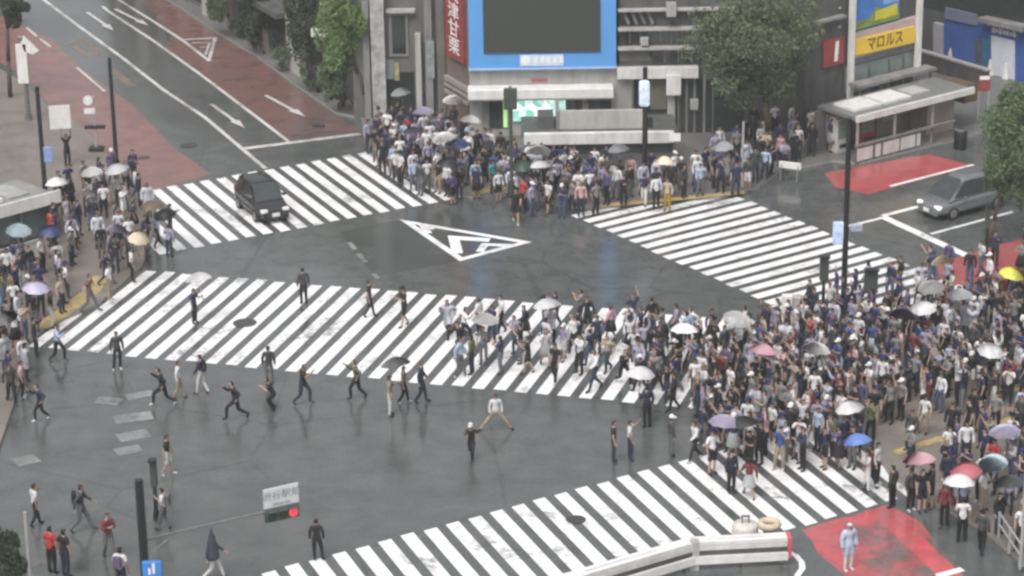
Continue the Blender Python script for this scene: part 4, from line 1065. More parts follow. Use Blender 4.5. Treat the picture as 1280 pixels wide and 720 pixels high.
def make_body(pose, level=1):
    lg, ar, lean = POSES[pose]
    zs = 0.0; dz = LEGS[lg][0][0][2] - .92
    L_ = lambda x, y, z: (x, y - max(0, z-.9)*lean*1.2, z + dz)
    V, E, Rr = [], [], []
    seg = []   # (a, b, kind)
    def add(p, r, prev=None, kind=None):
        V.append(tuple(p)); Rr.append(r); i = len(V)-1
        if prev is not None:
            E.append((prev, i)); seg.append((Vector(V[prev]), Vector(p), kind))
        return i
    pel = add(L_(0, 0, .95), (.135, .105)); bel = add(L_(0, .0, 1.10), (.125, .095), pel, 'torso'); che = add(L_(0, .0, 1.28), (.15, .11), bel, 'torso')
    nb = add(L_(0, .005, 1.43), (.075, .07), che, 'torso'); nk = add(L_(0, -.005, 1.50), (.052, .055), nb, 'neck')
    h1 = add(L_(0, -.02, 1.575), (.072, .088), nk, 'head'); h2 = add(L_(0, -.015, 1.65), (.068, .085), h1, 'head')
    hands = []
    for sgn, arm in ((1, ARMS[ar][0]), (-1, ARMS[ar][1])):
        up = arm[0][2] > 1.45
        sh = add(L_(sgn*(.165 if not up else .16), 0, 1.385 if not up else 1.40), (.062, .06), che, 'torso')
        el = add(L_(sgn*arm[0][0], arm[0][1], arm[0][2]), (.042, .042), sh, 'upper_arm')
        wr = add(L_(sgn*arm[1][0], arm[1][1], arm[1][2]), (.028, .03), el, 'fore_arm')
        d = (Vector(V[wr]) - Vector(V[el])).normalized(); hp = Vector(V[wr]) + d*.085
        hd = add(hp, (.032, .026), wr, 'hand'); hands.append((hp, d, sgn))
    for k, (hip, kn, an, toe) in enumerate(LEGS[lg]):
        f = lambda p: (p[0], p[1], p[2])
        hpv = add(f(hip), (.088, .092), pel, 'pelvis'); kv = add(f(kn), (.058, .06), hpv, 'thigh'); av = add(f(an), (.038, .042), kv, 'shin'); add(f(toe), (.038, .032), av, 'foot')
        hl = (Vector(an) - (Vector(toe)-Vector(an))*.3); 
    me = skin_mesh(V, E, Rr, 0, level)
    # fingers and thumb, rooted inside each palm, and a nose
    bm = bmesh.new(); bm.from_mesh(me)
    nbody = len(bm.faces)
    if level:
        for hp, d, sgn in hands:
            side = d.orthogonal().normalized() if abs(d.x) > .8 else d.cross(Vector((1, 0, 0))).normalized(); fr = d.cross(side).normalized()
            for j, ln in enumerate((.062, .075, .08, .07)):
                o = hp + side*(-.027 + .018*j); a = o; b_ = o + d*(ln*.6 + .02) + fr*.006; c = b_ + (d*.6 + fr*.8*sgn)*ln*.5
                for (p0, p1, r0, r1) in ((a, b_, .0095, .0085), (b_, c, .0088, .007)):
                    q = (p1-p0).to_track_quat('Z', 'Y').to_matrix().to_4x4()
                    bmesh.ops.create_cone(bm, cap_ends=True, segments=5, radius1=r0, radius2=r1, depth=(p1-p0).length, matrix=Matrix.Translation((p0+p1)/2) @ q)
            a = hp - d*.045 - side*.02; b_ = a - side*.035 + d*.045
            q = (b_-a).to_track_quat('Z', 'Y').to_matrix().to_4x4()
            bmesh.ops.create_cone(bm, cap_ends=True, segments=5, radius1=.011, radius2=.008, depth=(b_-a).length, matrix=Matrix.Translation((a+b_)/2) @ q)
        hv = Vector(V[h1]); n0 = hv + Vector((0, -.088, .02))
        bmesh.ops.create_cone(bm, cap_ends=True, segments=5, radius1=.016, radius2=.006, depth=.04, matrix=Matrix.Translation(n0) @ Matrix.Rotation(R(-20), 4, 'X'))
        for s in (-1, 1):
            bmesh.ops.create_uvsphere(bm, u_segments=6, v_segments=4, radius=.022, matrix=Matrix.Translation(hv + Vector((s*.074, .0, .01))) @ Matrix.Diagonal((.4, .8, 1.2, 1)))
    bm.verts.ensure_lookup_table(); bm.faces.ensure_lookup_table()
    zmin = min(v.co.z for v in bm.verts)
    for v in bm.verts: v.co.z -= zmin
    seg2 = [(a - Vector((0, 0, zmin)), b - Vector((0, 0, zmin)), k) for a, b, k in seg]
    kinds = []
    for i, f in enumerate(bm.faces):
        if i >= nbody: kinds.append(('hand', 0, f.calc_center_median())); continue
        c = f.calc_center_median(); best = min(((seg_dist(c, a, b)[0], seg_dist(c, a, b)[1], k) for a, b, k in seg2), key=lambda t: t[0])
        kinds.append((best[2], best[1], c))
    headz = V[h1][2] - zmin; heady = V[h1][1]
    bm.normal_update()
    info = dict(pose=pose, kinds=kinds, headz=headz, heady=heady, hands=[(hp - Vector((0, 0, zmin)), d, s) for hp, d, s in hands], h2=Vector(V[h2]) - Vector((0, 0, zmin)))
    return bm, info

def garment(bm, info, test, off, name):
    """the faces a garment covers, lifted off the skin"""
    sel = [f for f, k in zip(bm.faces, info['kinds']) if test(*k)]
    idx = {}; vs = []; fs = []
    for f in sel:
        row = []
        for v in f.verts:
            if v.index not in idx: idx[v.index] = len(vs); vs.append(tuple(v.co + v.normal*off))
            row.append(idx[v.index])
        fs.append(row)
    me = bpy.data.meshes.new(name); me.from_pydata(vs, [], fs); me.update()
    for p in me.polygons: p.use_smooth = True
    me.materials.append(M_CLOTH if name not in ('hair',) else M_HAIR)
    return me

BODY = {}
def body(pose):
    if pose in BODY: return BODY[pose]
    bm, info = make_body(pose, 1); bm.verts.index_update()
    hz, hy = info['headz'], info['heady']
    g = {}
    me = bpy.data.meshes.new('person'); bm.to_mesh(me)
    for p in me.polygons: p.use_smooth = True
    me.materials.append(M_SKIN); g['body'] = me
    g['short_shirt'] = garment(bm, info, lambda k, t, c: k in ('torso', 'pelvis') and c.z > .0 and not (k == 'pelvis' and t > .5) or (k == 'upper_arm' and t < .75), .017, 'shirt')
    g['long_shirt'] = garment(bm, info, lambda k, t, c: (k in ('torso', 'pelvis') and not (k == 'pelvis' and t > .5)) or k in ('upper_arm', 'fore_arm'), .019, 'shirt')
    g['coat'] = garment(bm, info, lambda k, t, c: k in ('torso', 'pelvis', 'upper_arm', 'fore_arm') or (k == 'thigh' and t < .75), .045, 'raincoat')
    g['trousers'] = garment(bm, info, lambda k, t, c: k in ('pelvis', 'thigh', 'shin'), .014, 'trousers')
    g['shorts'] = garment(bm, info, lambda k, t, c: k == 'pelvis' or (k == 'thigh' and t < .9), .02, 'shorts')
    for sd, nm in ((1, 'shoe_a'), (-1, 'shoe_b')): g[nm] = garment(bm, info, lambda k, t, c: k == 'foot' and c.x*sd > 0, .010, 'shoe')
    g['hair'] = garment(bm, info, lambda k, t, c: k == 'head' and (c.z > hz + .045 or c.y > hy + .005), .016, 'hair')
    g['long_hair'] = garment(bm, info, lambda k, t, c: (k == 'head' and (c.z > hz + .045 or c.y > hy - .01)) or (k in ('neck',) and c.y > hy), .026, 'hair')
    cap = MB(); h = info['h2']
    cap.lathe([(.098, -.03), (.102, 0), (.095, .045), (.06, .085), (.01, .1)], (h.x, h.y, h.z), 12); cap.box((h.x, h.y-.12, h.z-.02), (.15, .11, .018))
    bmesh.ops.recalc_face_normals(cap.bm, faces=cap.bm.faces[:]); mc = bpy.data.meshes.new('cap'); cap.bm.to_mesh(mc); cap.bm.free(); mc.materials.append(M_CLOTH)
    g['cap'] = mc
    sk = MB(); sk.lathe([(.15, .98), (.2, .8), (.26, .5)], (0, 0, 0), 14); bmesh.ops.recalc_face_normals(sk.bm, faces=sk.bm.faces[:]); ms = bpy.data.meshes.new('skirt'); sk.bm.to_mesh(ms); sk.bm.free(); ms.materials.append(M_CLOTH)
    g['skirt'] = ms
    bp = MB(); bp.box((0, .19, 1.2), (.28, .14, .40), None, .04); mb_ = bpy.data.meshes.new('backpack'); bp.bm.to_mesh(mb_); bp.bm.free(); mb_.materials.append(M_CLOTH)
    g['backpack'] = mb_
    g['info'] = info; bm.free()
    BODY[pose] = g; return g

TOPS = {'white T-shirt': ('short_shirt', (.66, .65, .66)), 'black T-shirt': ('short_shirt', (.02, .02, .022)), 'navy football shirt': ('short_shirt', (.030, .034, .088)), 'royal blue football shirt': ('short_shirt', (.045, .075, .22)),
        'grey T-shirt': ('short_shirt', (.20, .20, .205)), 'white long-sleeved shirt': ('long_shirt', (.62, .61, .63)), 'black long-sleeved top': ('long_shirt', (.022, .022, .025)), 'charcoal jacket': ('long_shirt', (.06, .062, .066)),
        'lilac shirt': ('long_shirt', (.32, .30, .40)), 'navy jacket': ('long_shirt', (.032, .035, .062)), 'beige shirt': ('long_shirt', (.42, .35, .28)), 'red T-shirt': ('short_shirt', (.42, .045, .05)), 'maroon top': ('long_shirt', (.16, .035, .045)),
        'pink top': ('long_shirt', (.55, .34, .36)), 'pale blue shirt': ('long_shirt', (.38, .46, .60)), 'brown shirt': ('short_shirt', (.17, .10, .065)), 'teal T-shirt': ('short_shirt', (.04, .30, .33)), 'olive shirt': ('long_shirt', (.12, .13, .07)),
        'clear raincoat': ('coat', (.44, .45, .50)), 'white raincoat': ('coat', (.56, .58, .63)), 'purple top': ('long_shirt', (.10, .08, .17)), 'lime yellow vest': ('short_shirt', (.42, .50, .06)), 'pale blue raincoat': ('coat', (.52, .58, .72))}
BOTS = {'black trousers': ('trousers', (.018, .018, .02)), 'dark jeans': ('trousers', (.03, .038, .06)), 'grey trousers': ('trousers', (.13, .13, .135)), 'beige trousers': ('trousers', (.34, .28, .21)), 'blue jeans': ('trousers', (.075, .10, .17)),
        'black shorts': ('shorts', (.02, .02, .022)), 'white shorts': ('shorts', (.62, .61, .61)), 'white trousers': ('trousers', (.60, .59, .58)), 'black skirt': ('skirt', (.02, .02, .024)), 'pale grey skirt': ('skirt', (.36, .37, .38)), 'mustard trousers': ('trousers', (.42, .28, .04))}
HEADS = {'': ('hair', (.012, .010, .009)), 'brown hair': ('hair', (.075, .042, .022)), 'long black hair': ('long_hair', (.012, .010, .010)), 'long brown hair': ('long_hair', (.08, .045, .025)), 'white cap': ('cap', (.68, .67, .66)), 'black cap': ('cap', (.02, .02, .02)),
         'navy cap': ('cap', (.025, .03, .11)), 'fair hair': ('hair', (.26, .17, .075)), 'white hood': ('long_hair', (.60, .62, .66)), 'yellow hat': ('cap', (.6, .52, .06)), 'pale blue hood': ('long_hair', (.52, .56, .66))}
W_TOPS = [('white T-shirt', 20), ('black T-shirt', 10), ('navy football shirt', 21), ('royal blue football shirt', 4), ('grey T-shirt', 9), ('white long-sleeved shirt', 11), ('black long-sleeved top', 10), ('charcoal jacket', 8), ('lilac shirt', 8), ('navy jacket', 11), ('beige shirt', 1.2),
          ('red T-shirt', .5), ('maroon top', .9), ('pink top', 1.4), ('pale blue shirt', 3), ('brown shirt', .7), ('teal T-shirt', .5), ('olive shirt', .7), ('clear raincoat', 4), ('purple top', 4), ('white raincoat', 1)]
W_BOTS = [('black trousers', 30), ('dark jeans', 18), ('grey trousers', 10), ('beige trousers', 3), ('blue jeans', 8), ('black shorts', 6), ('white shorts', 2), ('white trousers', 2), ('black skirt', 5), ('pale grey skirt', 2)]
W_HEADS = [('', 58), ('brown hair', 12), ('long black hair', 9), ('long brown hair', 4), ('white cap', 5), ('black cap', 4), ('navy cap', 3), ('fair hair', 3)]
def pick(r, W):
    t = r.uniform(0, sum(x[1] for x in W))
    for k, v in W:
        t -= v
        if t <= 0: return k
    return W[0][0]

ALL = []   # every figure of the picture: dict(pos, z, face, pose, top, bot, head, group, fixed)
def person(px, py, pose='stand', top=None, bot=None, head=None, face=None, z=0.0, note=None, scale=None, pos=None, pack=None, where=None):
    q = Vector(pos) if pos is not None else G(px, py, z)
    ALL.append(dict(pos=Vector((q.x, q.y, z)), pose=pose, top=top, bot=bot, head=head, face=rnd.uniform(0, 360) if face is None else face, note=note,
                    scale=scale or rnd.uniform(.93, 1.06), fixed=top is not None, pack=pack, umb=None, where=where))
    return ALL[-1]

# facing: 0 looks towards the camera, 90 towards the picture's right side, 180 away, 270 left
S = person
S(380, 380, 'stand', 'charcoal jacket', 'black trousers', '', 200)
S(462, 396, 'bag', 'black T-shirt', 'dark jeans', '', 90)
S(506, 408, 'stroll_phone', 'black T-shirt', 'black shorts', 'black cap', 300)
S(73, 452, 'jog', 'pale blue shirt', 'black trousers', '', 80)
S(148, 462, 'idle', 'charcoal jacket', 'black trousers', '', 20)
S(205, 507, 'run', 'black long-sleeved top', 'black trousers', '', 270)
S(224, 498, 'bag', 'white long-sleeved shirt', 'beige trousers', '', 90)
S(253, 492, 'stroll', 'navy jacket', 'white trousers', '', 250)
S(296, 524, 'run', 'black long-sleeved top', 'black trousers', '', 280)
S(15, 505, 'stroll', 'charcoal jacket', 'black trousers', '', 30)
S(52, 526, 'jog', 'navy jacket', 'black trousers', '', 290)
S(337, 480, 'stand', 'charcoal jacket', 'grey trousers', '', 180)
S(342, 513, 'crouch', 'black T-shirt', 'black trousers', '', 270)
S(379, 505, 'jog', 'black T-shirt', 'dark jeans', '', 80)
S(447, 499, 'jog', 'olive shirt', 'black trousers', '', 270)
S(505, 504, 'bag', 'grey T-shirt', 'black trousers', '', 90)
S(527, 503, 'stroll', 'navy jacket', 'dark jeans', 'brown hair', 90)
S(575, 472, 'stroll', 'pale blue shirt', 'grey trousers', '', 70)
S(590, 468, 'stand', 'olive shirt', 'dark jeans', 'long black hair', 250)
S(580, 430, 'jog', 'white T-shirt', 'black trousers', '', 90)
S(620, 538, 'straddle', 'white long-sleeved shirt', 'beige trousers', '', 8)
S(590, 574, 'run', 'black T-shirt', 'black trousers', 'white cap', 350)
S(767, 578, 'stand', 'black T-shirt', 'dark jeans', '', 90)
S(787, 574, 'film', 'white T-shirt', 'dark jeans', '', 90)
S(839, 570, 'stand', 'charcoal jacket', 'grey trousers', 'white cap', 100)
S(869, 576, 'walk', 'white long-sleeved shirt', 'black trousers', '', 300)
S(936, 622, 'walk', 'maroon top', 'pale grey skirt', 'long black hair', 190)
S(914, 616, 'stand', 'navy jacket', 'black trousers', '', 30)
S(1060, 713, 'stand', 'pale blue raincoat', 'white trousers', 'pale blue hood', 25, scale=1.05)
S(1115, 635, 'stand', 'charcoal jacket', 'black trousers', '', 230)
S(1089, 612, 'stroll', 'maroon top', 'dark jeans', '', 250)
S(1096, 606, 'stand', 'white long-sleeved shirt', 'black trousers', '', 60, z=PH)
S(1180, 660, 'stand', 'maroon top', 'black trousers', 'long brown hair', 330)
S(1152, 640, 'stand', 'black T-shirt', 'black shorts', '', 20, z=PH)
S(1202, 678, 'stroll', 'white T-shirt', 'black trousers', '', 180)
S(1226, 692, 'bag', 'charcoal jacket', 'black trousers', '', 150)
S(45, 657, 'bag', 'white T-shirt', 'black trousers', '', 120)
S(103, 664, 'walk', 'charcoal jacket', 'grey trousers', '', 95, scale=1.08, pack='black')
S(66, 717, 'stand', 'red T-shirt', 'black trousers', '', 150)
S(83, 721, 'stand', 'black T-shirt', 'dark jeans', '', 140)
S(137, 698, 'stroll_phone', 'maroon top', 'grey trousers', 'brown hair', 30)
S(153, 742, 'stand', 'white T-shirt', 'dark jeans', '', 160, pack='purple')
S(210, 594, 'stroll', 'black T-shirt', 'white shorts', '', 90)
S(206, 662, 'bag', 'white T-shirt', 'grey trousers', '', 260, pack='grey')
S(268, 724, 'walk', 'navy jacket', 'white trousers', 'long black hair', 90)
S(397, 701, 'idle', 'black long-sleeved top', 'black trousers', '', 180)
S(645, 279, 'walk', 'black T-shirt', 'black shorts', '', 0)
S(834, 264, 'stand', 'beige shirt', 'mustard trousers', 'long brown hair', 340)
S(820, 262, 'stand', 'white long-sleeved shirt', 'black trousers', '', 200, z=PH)
# left kerb
S(78, 391, 'stand', 'beige shirt', 'dark jeans', 'fair hair', 60, z=PH)
S(113, 390, 'walk', 'brown shirt', 'grey trousers', 'brown hair', 90, z=PH)
S(138, 376, 'stand', 'white T-shirt', 'beige trousers', '', 80, z=PH)
S(133, 356, 'walk', 'navy jacket', 'dark jeans', '', 90, z=PH)
S(166, 352, 'stand', 'white T-shirt', 'black trousers', '', 100, z=PH)
S(184, 328, 'stand', 'black T-shirt', 'dark jeans', 'navy cap', 90, z=PH)
S(197, 308, 'walk', 'pale blue shirt', 'black trousers', '', 150)
S(214, 300, 'umbrella', 'navy jacket', 'black trousers', '', 90)
S(186, 300, 'stand', 'olive shirt', 'black trousers', '', 90, z=PH)
S(168, 283, 'stand', 'olive shirt', 'beige trousers', '', 80, z=PH)
S(85, 208, 'cheer', 'black T-shirt', 'black trousers', '', 40, z=PH)

# umbrellas: canopy centre in the picture and colour
UMB_C = {'clear vinyl': (.80, .79, .80), 'white': (.74, .73, .72), 'pale grey': (.42, .43, .44), 'blue': (.11, .20, .48), 'light blue': (.46, .56, .62), 'pink': (.66, .40, .46), 'red': (.46, .13, .16), 'black': (.02, .021, .024), 'dark grey': (.085, .088, .09),
         'purple': (.14, .115, .19), 'cream': (.78, .68, .52), 'dark green': (.03, .07, .05), 'yellow': (.66, .64, .09), 'navy': (.03, .04, .12), 'lilac': (.50, .46, .60), 'tan': (.45, .34, .24), 'teal': (.05, .30, .33), 'brown': (.16, .11, .08)}
UMB = [(1080, 549, 'blue'), (1145, 574, 'pink'), (1206, 586, 'red'), (1237, 578, 'light blue'), (1256, 606, 'dark grey'), (1203, 617, 'clear vinyl'), (1262, 540, 'lilac'), (1268, 346, 'yellow'), (1160, 364, 'white'), (1194, 374, 'pale grey'),
       (910, 396, 'clear vinyl'), (848, 413, 'white'),  (945, 438, 'pink'), (1013, 441, 'white'),   (1120, 398, 'purple'), (933, 528, 'dark grey'), (895, 530, 'lilac'), 
       (1150, 388, 'clear vinyl'), (1186, 326, 'tan'),   (1232, 440, 'clear vinyl'), (1060, 510, 'clear vinyl'),  
       (492, 458, 'pale grey'), (686, 384, 'clear vinyl'), (602, 398, 'white'), (806, 470, 'clear vinyl'), (245, 348, 'clear vinyl'),
       (565, 128, 'white'), (500, 119, 'pale grey'), (578, 184, 'navy'), (552, 177, 'white'), (586, 153, 'clear vinyl'), (777, 190, 'pale grey'), (822, 203, 'cream'), (668, 194, 'white'), (512, 172, 'lilac'),  (682, 208, 'clear vinyl'), (897, 188, 'pale grey'),
       (648, 205, 'dark green'), (535, 146, 'lilac'),  (562, 204, 'black'),
       (117, 216, 'white'), (146, 212, 'pale grey'), (160, 304, 'cream'), (211, 266, 'black'), (184, 258, 'tan'), (68, 291, 'navy'), (19, 294, 'light blue'), (140, 291, 'lilac'), (78, 232, 'clear vinyl'), (4, 398, 'dark grey'), (40, 362, 'lilac')]
UMBS = []
for (ux, uy, c) in UMB:
    base_z = 0.0
    g = G(ux, uy, 2.02); UMBS.append(dict(p=g, c=c, holder=None))

def inside(p, poly):
    x, y = p; c = False; n = len(poly)
    for i in range(n):
        x1, y1 = poly[i]; x2, y2 = poly[(i+1) % n]
        if (y1 > y) != (y2 > y) and x < (x2-x1)*(y-y1)/(y2-y1)+x1: c = not c
    return c
PAVE_POLYS = [[(v.co.x, v.co.y) for v in list(o.data.vertices)[:len(o.data.vertices)//2]] for o in bpy.data.objects if o.name in ('left_pavement', 'corner_pavement', 'station_pavement')]
def ground_z(p):
    return PH if any(inside((p.x, p.y), q) for q in PAVE_POLYS) else 0.0
# umbrella holders
for u in UMBS:
    q = u['p']; best = None
    for a in ALL:
        d = (a['pos'].xy - q.xy).length
        if d < .75 and a['umb'] is None and (best is None or d < best[0]): best = (d, a)
    if best and u['c'] in ('cream', 'black', 'clear vinyl', 'pale grey'): h = best[1]; h['pose'] = 'walk_umbrella' if h['pose'] in ('walk', 'run') else 'umbrella'
    else:
        f = rnd.uniform(0, 360); fx = Vector((math.sin(R(f)), -math.cos(R(f))))
        pz = ground_z(q); h = person(0, 0, 'umbrella', pos=(q.x - fx.x*.18, q.y - fx.y*.18, 0), face=f, z=pz)
    h['umb'] = u; u['holder'] = h

# crowds: figures spread over the packed areas
OBST = [(G(1054, 392).xy, .45), (G(806, 236).xy, .4), (G(966, 203).xy, .6), (G(1028, 412).xy, .35), (G(1087, 398).xy, .35), (G(990, 404).xy, .8), (G(60, 282).xy, .4), (G(146, 208).xy, .4), (G(640, 262).xy, .4), (G(928, 232).xy, .35), (G(121, 188).xy, .7), (G(1232, 322).xy, .4), (G(1236, 306).xy, .5)]
def packed(poly, n, dmin, face, poses, fspread=60, cond=None):
    P = [G(*q).xy for q in poly]; xs = [p.x for p in P]; ys = [p.y for p in P]; got = 0
    for _ in range(n*60):
        if got >= n: break
        q = Vector((rnd.uniform(min(xs), max(xs)), rnd.uniform(min(ys), max(ys))))
        if not inside((q.x, q.y), [(p.x, p.y) for p in P]): continue
        if any((a['pos'].xy - q).length < dmin for a in ALL) or any((q - o).length < r for o, r in OBST): continue
        z = ground_z(q); person(0, 0, pick(rnd, poses), pos=(q.x, q.y, 0), z=z, face=(face + rnd.uniform(-fspread, fspread)) % 360); got += 1
    return got
CHEER = [('stand', 22), ('idle', 20), ('phone', 10), ('film', 14), ('cheer', 6), ('wave', 8), ('stroll', 10), ('clap', 8), ('bag', 6)]
CALM = [('stand', 34), ('idle', 30), ('phone', 14), ('film', 12), ('wave', 3), ('stroll', 8), ('clap', 4), ('bag', 6)]
MOVE = [('walk', 18), ('stroll', 22), ('jog', 14), ('run', 5), ('walk_wave', 6), ('cheer', 6), ('wave', 5), ('film', 8), ('stand', 8), ('bag', 8), ('stroll_phone', 6), ('clap', 6)]
n1 = packed([(870, 442), (905, 432), (960, 418), (1015, 412), (1090, 404), (1165, 404), (1290, 372), (1292, 505), (1205, 522), (1130, 528), (1090, 560), (1062, 590), (955, 588), (880, 562), (866, 520)], 320, .48, 300, CHEER, 45)
n2 = packed([(1190, 545), (1290, 525), (1300, 700), (1262, 690), (1215, 650), (1160, 634)], 34, .65, 300, CALM)
n3 = packed([(560, 420), (700, 408), (800, 410), (890, 432), (876, 520), (800, 500), (700, 480), (560, 470)], 40, .9, 300, MOVE, 90)
n3b = packed([(780, 425), (890, 432), (880, 525), (800, 500)], 30, .62, 300, MOVE, 90)
n4 = packed([(1150, 345), (1215, 335), (1290, 320), (1290, 372), (1165, 400), (1080, 398), (1100, 372)], 15, .9, 300, CALM)
n4b = packed([(975, 400), (1100, 368), (1165, 352), (1165, 404), (1090, 404), (1015, 412)], 12, .8, 300, CHEER, 60)
n5 = packed([(-25, 330), (70, 345), (88, 380), (58, 426), (28, 505), (-25, 520)], 48, .72, 70, CALM)
n6 = packed([(98, 240), (170, 225), (190, 262), (186, 330), (140, 350), (110, 300)], 30, .8, 60, CALM)
n7 = packed([(60, 262), (98, 245), (110, 300), (88, 350), (62, 330)], 14, .8, 80, CALM)
n7b = packed([(1090, 545), (1190, 530), (1200, 560), (1150, 600)], 5, 1.2, 300, CALM)
n8 = packed([(458, 192), (480, 172), (560, 176), (590, 196), (660, 220), (760, 222), (760, 268), (735, 274), (664, 272), (640, 258), (590, 249), (520, 246), (462, 208)], 150, .62, 0, CALM)
n9 = packed([(750, 236), (900, 226), (960, 206), (1000, 200), (990, 215), (920, 247), (830, 256), (750, 262)], 38, .7, 0, CALM)
n10 = packed([(870, 215), (960, 160), (1040, 165), (1040, 200), (960, 205)], 28, .8, 20, CALM)
print('PEOPLE', len(ALL), n1, n2, n3, n4, n5, n6, n7, n8, n9, n10)

# who is near what, for the labels
MARKS = [('the tall black signal pole', G(1054, 392)), ('the white control cabinet', G(990, 404)), ('the white road barrier', G(925, 705)), ('the silver car', G(1203, 262)), ('the black car', G(328, 263)), ('the chevron triangle', G(580, 300)),
         ('the hanging red signal', G(345, 700)), ('the corner shrub', G(0, 760)), ('the white-roofed shelter', G(40, 310)), ('the blue-signed post', G(60, 282)), ('the bus stop pole', G(121, 188)), ('the guard rail', G(1260, 690)), ('the lit shop display', G(660, 240)), ('the subway entrance', G(750, 222)),
         ('the cable coil', G(960, 690)), ('the slim kerb post', G(1276, 708)), ('the wide pedestrian signal', G(1087, 398)), ('the narrow pedestrian signal', G(1028, 412)), ('the round manhole cover', G(306, 404)), ('the off-white drum', G(931, 689)), ('the stop line', G(1205, 320)), ('the pale thin post', G(928, 232))]
once = {}
for u in UMBS: once.setdefault(u['c'], []).append(u)
MARKS += [(f'the {c} umbrella', v[0]['p']) for c, v in once.items() if len(v) == 1]
NUM = ['no', 'one', 'two', 'three', 'four', 'five', 'six', 'seven', 'eight', 'nine', 'ten', 'eleven', 'twelve', 'thirteen', 'fourteen', 'fifteen', 'sixteen']
def place(p, k=0):
    ms = sorted(MARKS, key=lambda m: (m[1].xy - p.xy).length); nm, q = ms[min(k, len(ms)-1)]
    d = p.xy - q.xy; s = max(1, min(16, round(d.length/.65)))
    rel = ('right of' if d.x > 0 else 'left of') if abs(d.x) > abs(d.y)*1.0 else ('behind' if d.y > 0 else 'before')
    return f"{NUM[s]} step{'s' if s > 1 else ''} {rel} {nm}"
used = set()
def label_of(a, r):
    for t in range(400):
        top = a['top'] or pick(r, W_TOPS); bot = a['bot'] or pick(r, W_BOTS); hd = a['head'] if a['head'] is not None else pick(r, W_HEADS)
        if BOTS[bot][0] == 'skirt' and a['pose'] in ('run', 'run_wave', 'straddle', 'walk', 'walk_wave', 'walk_umbrella') and not a['fixed']: continue
        where = place(a['pos'], t // 100 if not a['fixed'] else t)
        short = f"person in {top}, {bot}, {SAYS[a['pose']]}, {where}"
        full = f"person in {top}, {bot}, {hd}, {SAYS[a['pose']]}, {where}" if hd else short
        brief = f"person in {top}, {bot}, {where}"
        bare = f"person in {top}, {where}"
        for lb in (full, short) + ((brief,) if t > 2 else ()) + ((bare,) if t > 12 else ()):
            key = lb.lower()
            if len(re_words(lb)) <= 16 and key not in used:
                used.add(key); a.update(top=top, bot=bot, head=hd); return lb
    raise RuntimeError('no label')
import re
def re_words(s): return re.findall(r"[A-Za-z0-9][A-Za-z0-9'\u2019-]*", s)

def group_of(a):
    x, y = PX(a['pos'])
    if y > 575 and x < 450: return 'people walking past the hanging signal'
    if x < 240 and y < 530 and a['pos'].z > 0 or x < 35: return 'people packed on the left kerb'
    if y < 290: return 'people waiting before the screen building'
    if 860 < x and y > 395: return 'people crowding round the tall signal pole'
    return 'people out on the roadway'

# the figures that show largest are things of their own; the far rest is one crowd
inv = []
for a in ALL:
    x, y = PX(a['pos']); a['xy'] = (x, y)
    ok = -8 < x < 1290 and y < 770
    if ok: inv.append(a)
inv.sort(key=lambda a: a['pos'].y - (40 if a['fixed'] else 0))
IND, FAR = inv[:298], inv[298:]
print('IN VIEW', len(inv), 'far', len(FAR), 'depth limit', IND[-1]['pos'].y)

SKINS = [(.36, .24, .18), (.42, .285, .215), (.32, .21, .155), (.45, .31, .24)]
def colour(o, c, r, j=.12):
    k = 1 + r.uniform(-j, j); o.color = (c[0]*k, c[1]*k, c[2]*k, 1)
rp = random.Random(77)
def wear(a, r):
    if a['top'] is None or a['bot'] is None:
        a['top'] = a['top'] or pick(r, W_TOPS); a['bot'] = a['bot'] or pick(r, W_BOTS)
    if a['head'] is None: a['head'] = pick(r, W_HEADS)

